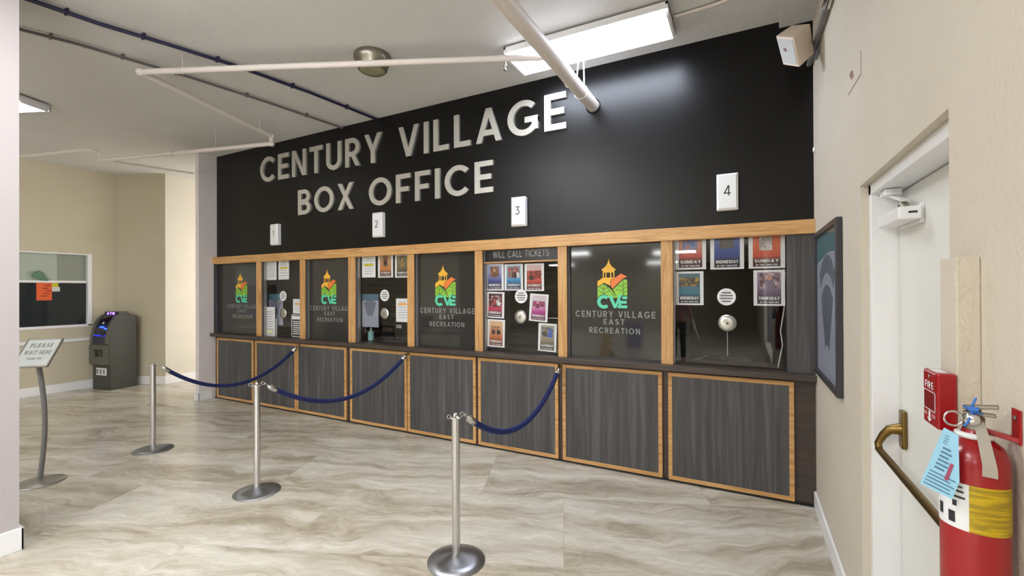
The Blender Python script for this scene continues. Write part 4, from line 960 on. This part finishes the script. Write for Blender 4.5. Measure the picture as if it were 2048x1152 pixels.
# tag and tie
def at_depth(u, v, dist): d_ = ray(u, v); d_ = d_/math.hypot(d_.x, d_.y); return EYE+d_*dist
D0 = math.hypot(ex, ey)-er-.012
tg = thing('inspection_tag', 'pale blue inspection tag hanging off the extinguisher neck', 'tag', at_depth(1889, 856, D0+.01))
t0, t1, t2 = at_depth(1888, 856, D0+.006), at_depth(1840, 967, D0-.004), at_depth(1919, 964, D0-.008)
tn = (t1-t0).cross(t2-t0).normalized(); tn = tn if tn.dot(EYE-t0) > 0 else -tn
def TP(u, v, e=0): d_ = ray(u, v); return EYE+d_*((t0-EYE).dot(tn)/d_.dot(tn))+tn*e
MB().prism([TP(*q) for q in ((1888, 855), (1917, 871), (1919, 964), (1904, 999), (1840, 967))], -tn*.0008).build('card', mat('pale_blue_card', (150, 205, 232), .6), tg)
def tag_line(mb, u, v, ln, w=2.2, e=.0006):      # along the card's own width direction
    du, dv = .895, .446
    return mb.poly([TP(u, v, e), TP(u+du*ln, v+dv*ln, e), TP(u+du*ln+w*.45, v+dv*ln-w, e), TP(u+w*.45, v-w, e)])
lo = MB()
for i, ln in enumerate((60, 56, 62, 50, 58)): tag_line(lo, 1846+i*3.2, 964-i*6, ln)
for i, ln in enumerate((22, 26, 24, 20, 24, 18)): tag_line(lo, 1868+i*3.4, 934-i*7.5, ln, 3.4)
for i in range(4): tag_line(lo, 1886+i*1.5, 886-i*5, 9, 1.4)
lo.build('tag_print', mat('tag_print', (84, 120, 150), .6), tg)
rd = MB(); rd.poly([TP(1888, 958, .0007), TP(1896, 962, .0007), TP(1908, 930, .0007), TP(1901, 926, .0007)]); rd.build('red_stripe_text', mat('tag_red', (160, 70, 100), .6), tg)
zt = thing('cable_tie', 'blue plastic cable tie on the extinguisher handle', 'cable tie', at_depth(1943, 822, D0+.04))
q = [at_depth(1952, 796, D0+.05), at_depth(1944, 812, D0+.045), at_depth(1944, 826, D0+.04), at_depth(1935, 845, D0+.03), at_depth(1928, 852, D0+.03)]
MB().tube(q, .0022, 8).tube([at_depth(1926, 810, D0+.04), at_depth(1944, 824, D0+.04), at_depth(1965, 828, D0+.05)], .0022, 8).build('strap', mat('blue_plastic', (50, 110, 200), .4), zt)
MB().obox(at_depth(1947, 818, D0+.04), s_*.008, Z*.004, f_*.004).build('locking_head', mat('blue_plastic', (50, 110, 200), .4), zt, .001)

# picture on the right wall
py0, py1, pz0, pz1 = 3.06, 3.965, 1.085, 2.10
t = thing('framed_picture', 'tall black framed seating plan hanging on the right wall', 'picture', (XR, 3.5, pz0))
k = .035; x0, x1 = XR-.032, XR-.001
MB().box((x0, py0, pz0), (x1, py0+k, pz1)).box((x0, py1-k, pz0), (x1, py1, pz1)).box((x0, py0+k, pz0), (x1, py1-k, pz0+k)).box((x0, py0+k, pz1-k), (x1, py1-k, pz1)).build('picture_frame', mat('charcoal_frame', (58, 56, 62), .4), t, .003)
xs = XR-.014
def PW(fy, fz): return Vector((xs, py1-k-(py1-py0-2*k)*fy, pz0+k+(pz1-pz0-2*k)*fz))
MB().prism([PW(0, 0), PW(1, 0), PW(1, 1), PW(0, 1)], (.004, 0, 0)).build('print', mat('plan_background', (158, 162, 178), .5), t)
MB().prism([PW(0, .80), PW(.3, .83), PW(.6, .86), PW(1, .84), PW(1, .96), PW(.6, .97), PW(0, .93)], (-.001, 0, 0)).prism([PW(0, .93), PW(1, .96), PW(1, 1), PW(0, 1)], (-.0006, 0, 0)).build('title_band', mat('plan_teal', (62, 110, 118), .5), t)
fan = MB()
for r0, r1, n in ((.20, .60, 6), (.68, .80, 6)):
    for q in range(n):
        a0, a1 = -33+q*66/n+.8, -33+(q+1)*66/n-.8
        pp = []
        for rr_, aa in ((r0, a0), (r0, a1), (r1, (a0+a1)/2+ (a1-a0)/2), (r1, a0)): pp.append(PW(.5+math.sin(math.radians(aa))*rr_*.85, .02+rr_*math.cos(math.radians(aa))*1.03))
        fan.prism(pp, (-.001, 0, 0))
fan.build('seat_fan', mat('plan_dark', (88, 96, 110), .5), t)
MB().box((x0+.006, py0+k, pz0+k), (x0+.009, py1-k, pz1-k)).build('glazing', M_GLASSP, t)

# faint outline of a removed sign on the right wall
t = thing('wall_scar', 'brown outline left by a removed sign high on the right wall', 'mark', (XR, 2.7, 2.7))
sm = mat('scar_brown', (150, 116, 100), .8)
def wl(u0, v0, u1, v1, w=.004):
    a, b = on_x(u0, v0, XR), on_x(u1, v1, XR); dd = (b-a).normalized(); pv = Vector((0, -dd.z, dd.y))*w
    return [a-pv, b-pv, b+pv, a+pv]
MB().prism(wl(1722, 102, 1722, 149), (-.001, 0, 0)).prism(wl(1722, 148, 1697, 190), (-.001, 0, 0)).build('outline', sm, t)
MB().prism([on_x(1701, 143, XR), on_x(1705, 140, XR), on_x(1708, 152, XR), on_x(1703, 160, XR), on_x(1699, 152, XR)], (-.001, 0, 0)).build('paint_patch', sm, t)
p = on_x(1632, 297, XR)
tag(MB().lathe([(0, 0), (.02, 0), (.018, .015), (0, .018)], (XR, 4.10, p.z), (-1, 0, 0), 14).build('wall_button', M_PLASTIC), 'tiny white button on the right wall beside the black wall', 'button')

# ------------------------------------------------------------------ lobby behind the viewer (seen mirrored in the window panes)
M_GREENV = mat('dark_green_vinyl', (24, 44, 42), .5)
ch = thing('waiting_chair', 'dark green waiting chair in the lobby, nearest the added storefront', 'chair', (-7.0, -2.6, 0), 'waiting chairs in the lobby')
MB().obox((0, .02, .44), (.26, 0, 0), (0, .25, 0), (0, 0, .045)).build('seat', M_GREENV, ch, .02, local=True)
MB().obox((0, -.25, .74), (.26, 0, 0), (0, .035, .008), (0, -.05, .20)).build('backrest', M_GREENV, ch, .02, local=True)
for sx in (-1, 1):
    MB().tube([(sx*.28, .24, 0), (sx*.28, .22, .62)], .018, 8).build('leg', M_BLKPL, ch, local=True)
    MB().tube([(sx*.28, -.32, 0), (sx*.28, -.24, .62)], .018, 8).build('leg', M_BLKPL, ch, local=True)
    MB().obox((sx*.28, -.01, .635), (.025, 0, 0), (0, .25, 0), (0, 0, .015)).build('armrest', M_BLKPL, ch, .006, local=True)
WCH = [(-7.75, -2.35), (-8.5, -2.1), (-9.3, -.6), (-9.3, -1.3), (-9.3, .1)]
for k, (x, y) in enumerate(WCH):
    o = copy_tree(ch); o.location = (x, y, 0)
    o['label'] = ['dark green waiting chair in the lobby, second of the short row', 'dark green waiting chair in the lobby, third of the short row', 'dark green waiting chair along the far left wall, middle one', 'dark green waiting chair along the far left wall, last one', 'dark green waiting chair along the far left wall, first one'][k]
    o.rotation_euler.z = 0 if k < 2 else math.radians(-90)
ws = thing('wet_floor_sign', 'yellow folding wet floor sign standing in the lobby', 'sign', (-3.05, -2.6, 0))
M_YEL = mat('caution_yellow', (226, 180, 40), .45)
for s_y in (-1, 1):
    MB().prism([(-3.05-.15, -2.6+s_y*.14, .0), (-3.05+.15, -2.6+s_y*.14, .0), (-3.05+.09, -2.6+s_y*.02, .62), (-3.05-.09, -2.6+s_y*.02, .62)], (0, s_y*.015, .003)).build('panel', M_YEL, ws, .004)
bn = thing('recycling_bin', 'blue rectangular bin in the lobby behind the wet floor sign', 'bin', (-2.85, -4.8, 0))
MB().add([(-3.03, -4.95, 0), (-2.67, -4.95, 0), (-2.67, -4.65, 0), (-3.03, -4.65, 0), (-3.06, -4.98, .72), (-2.64, -4.98, .72), (-2.64, -4.62, .72), (-3.06, -4.62, .72)], [(3, 2, 1, 0), (0, 1, 5, 4), (1, 2, 6, 5), (2, 3, 7, 6), (3, 0, 4, 7), (4, 5, 6, 7)]).build('bin_body', mat('bin_blue', (34, 50, 130), .45), bn, .01)
MB().box((-3.075, -4.995, .72), (-2.625, -4.605, .76)).build('rim', mat('bin_rim_blue', (28, 42, 112), .45), bn, .008)

# person standing in the lobby, mirrored at the left edge of window four
def skin(name, pts, edges, rad, m, parent, lv=2):
    me = bpy.data.meshes.new(name); off = parent.location
    me.from_pydata([tuple(Vector(p)-off) for p in pts], edges, []); me.update(); me.materials.append(m)
    o = bpy.data.objects.new(name, me); COL.objects.link(o); o.parent = parent
    md_ = o.modifiers.new('skin', 'SKIN'); md_.use_smooth_shade = True
    sv = me.skin_vertices[0].data if me.skin_vertices else None
    if sv is None:
        bm = bmesh.new(); bm.from_mesh(me); bm.verts.layers.skin.verify(); bm.to_mesh(me); bm.free(); sv = me.skin_vertices[0].data
    for i, r in enumerate(rad): sv[i].radius = (r, r) if not isinstance(r, tuple) else r; sv[i].use_root = (i == 0)
    sd = o.modifiers.new('sub', 'SUBSURF'); sd.levels = lv; sd.render_levels = lv
    return o
pr_ = thing('person', 'person in a dusty pink top and dark trousers holding rolled white papers', 'person', (-1.36, -2.55, 0))
def B(x, y, z): return Vector((-1.36+x, -2.55+y, z))
M_SKIN = mat('skin', (188, 134, 108), .55); M_PINK = mat('dusty_pink_cloth', (176, 138, 140), .85); M_TROU = mat('dark_trousers', (30, 34, 50), .85); M_HAIR = mat('dark_hair', (40, 30, 26), .7)
body = [B(0, 0, .95), B(0, 0, 1.10), B(0, .01, 1.25), B(0, 0, 1.40), B(0, 0, 1.48), B(0, .01, 1.57), B(0, .015, 1.66),
        B(.17, 0, 1.39), B(.25, .03, 1.14), B(.33, .12, .93), B(.36, .16, .86), B(-.17, 0, 1.39), B(-.22, .01, 1.12), B(-.21, .10, .90), B(-.21, .13, .83),
        B(.09, 0, .88), B(.10, .02, .50), B(.10, -.01, .10), B(.11, .10, .05), B(-.09, 0, .88), B(-.10, .02, .50), B(-.10, -.01, .10), B(-.11, .10, .05)]
ed = [(0, 1), (1, 2), (2, 3), (3, 4), (4, 5), (5, 6), (3, 7), (7, 8), (8, 9), (9, 10), (3, 11), (11, 12), (12, 13), (13, 14), (0, 15), (15, 16), (16, 17), (17, 18), (0, 19), (19, 20), (20, 21), (21, 22)]
rd_ = [(.15, .10), (.13, .09), (.15, .10), (.14, .09), .055, (.075, .09), (.07, .085), .055, .045, .032, .036, .055, .045, .032, .036, .085, .058, .042, .04, .085, .058, .042, .04]
skin('body', body, ed, rd_, M_SKIN, pr_)
sh = [0, 1, 2, 3, 7, 8, 11, 12]; mp_ = {v: i for i, v in enumerate(sh)}
skin('top', [body[i] for i in sh], [(mp_[a], mp_[b]) for a, b in ed if a in mp_ and b in mp_], [(.165, .115), (.15, .105), (.165, .115), (.15, .10), .066, .058, .066, .058], M_PINK, pr_)
tr_ = [0, 15, 16, 17, 19, 20, 21]; mp_ = {v: i for i, v in enumerate(tr_)}
skin('trousers', [body[i] for i in tr_], [(mp_[a], mp_[b]) for a, b in ed if a in mp_ and b in mp_], [(.16, .112), .095, .07, .06, .095, .07, .06], M_TROU, pr_)
for sx in (.10, -.10): skin('shoe', [B(sx, -.05, .05), B(sx*1.05, .06, .05), B(sx*1.1, .17, .035)], [(0, 1), (1, 2)], [.045, .048, .036], M_BLKPL, pr_)
MB().lathe([(0, .125), (.05, .115), (.085, .07), (.095, .0), (.088, -.06), (.07, -.09)], B(0, -.012, 1.655), seg=24).build('hair', M_HAIR, pr_)
fc = MB()
for sx in (-.03, .03): fc.lathe([(0, -.008), (.009, -.004), (.009, .004), (0, .008)], B(sx, .098, 1.645), (0, 1, 0), 12)
fc.build('eyes', M_INK, pr_)
MB().prism([B(-.012, .095, 1.595), B(.012, .095, 1.595), B(.006, .105, 1.64), B(-.006, .105, 1.64)], (0, .02, -.004)).build('nose', M_SKIN, pr_, .004)
MB().obox(B(0, .095, 1.575), (.024, 0, 0), (0, .006, 0), (0, 0, .005)).build('mouth', mat('lips', (150, 80, 74), .5), pr_, .003)
for (hx, hy, hz) in ((.36, .16, .86), (-.21, .13, .83)):
    for f_i in range(4):
        x0 = hx-.024+.016*f_i; ln_ = (.07, .08, .076, .062)[f_i]
        skin('finger', [B(x0, hy+.005, hz-.03), B(x0, hy+.022, hz-.03-ln_*.5), B(x0, hy+.012, hz-.03-ln_)], [(0, 1), (1, 2)], [.0095, .009, .008], M_SKIN, pr_, 1)
    skin('thumb', [B(hx-.03, hy+.01, hz), B(hx-.048, hy+.03, hz-.03), B(hx-.040, hy+.042, hz-.058)], [(0, 1), (1, 2)], [.011, .010, .009], M_SKIN, pr_, 1)
tag(MB().tube([B(.31, .235, 1.02), B(.37, .225, .80), B(.44, .225, .58)], [.032, .03, .03], 14).build('rolled_papers', M_PAPER), 'rolled white papers in the hand of the person in the lobby', 'papers')
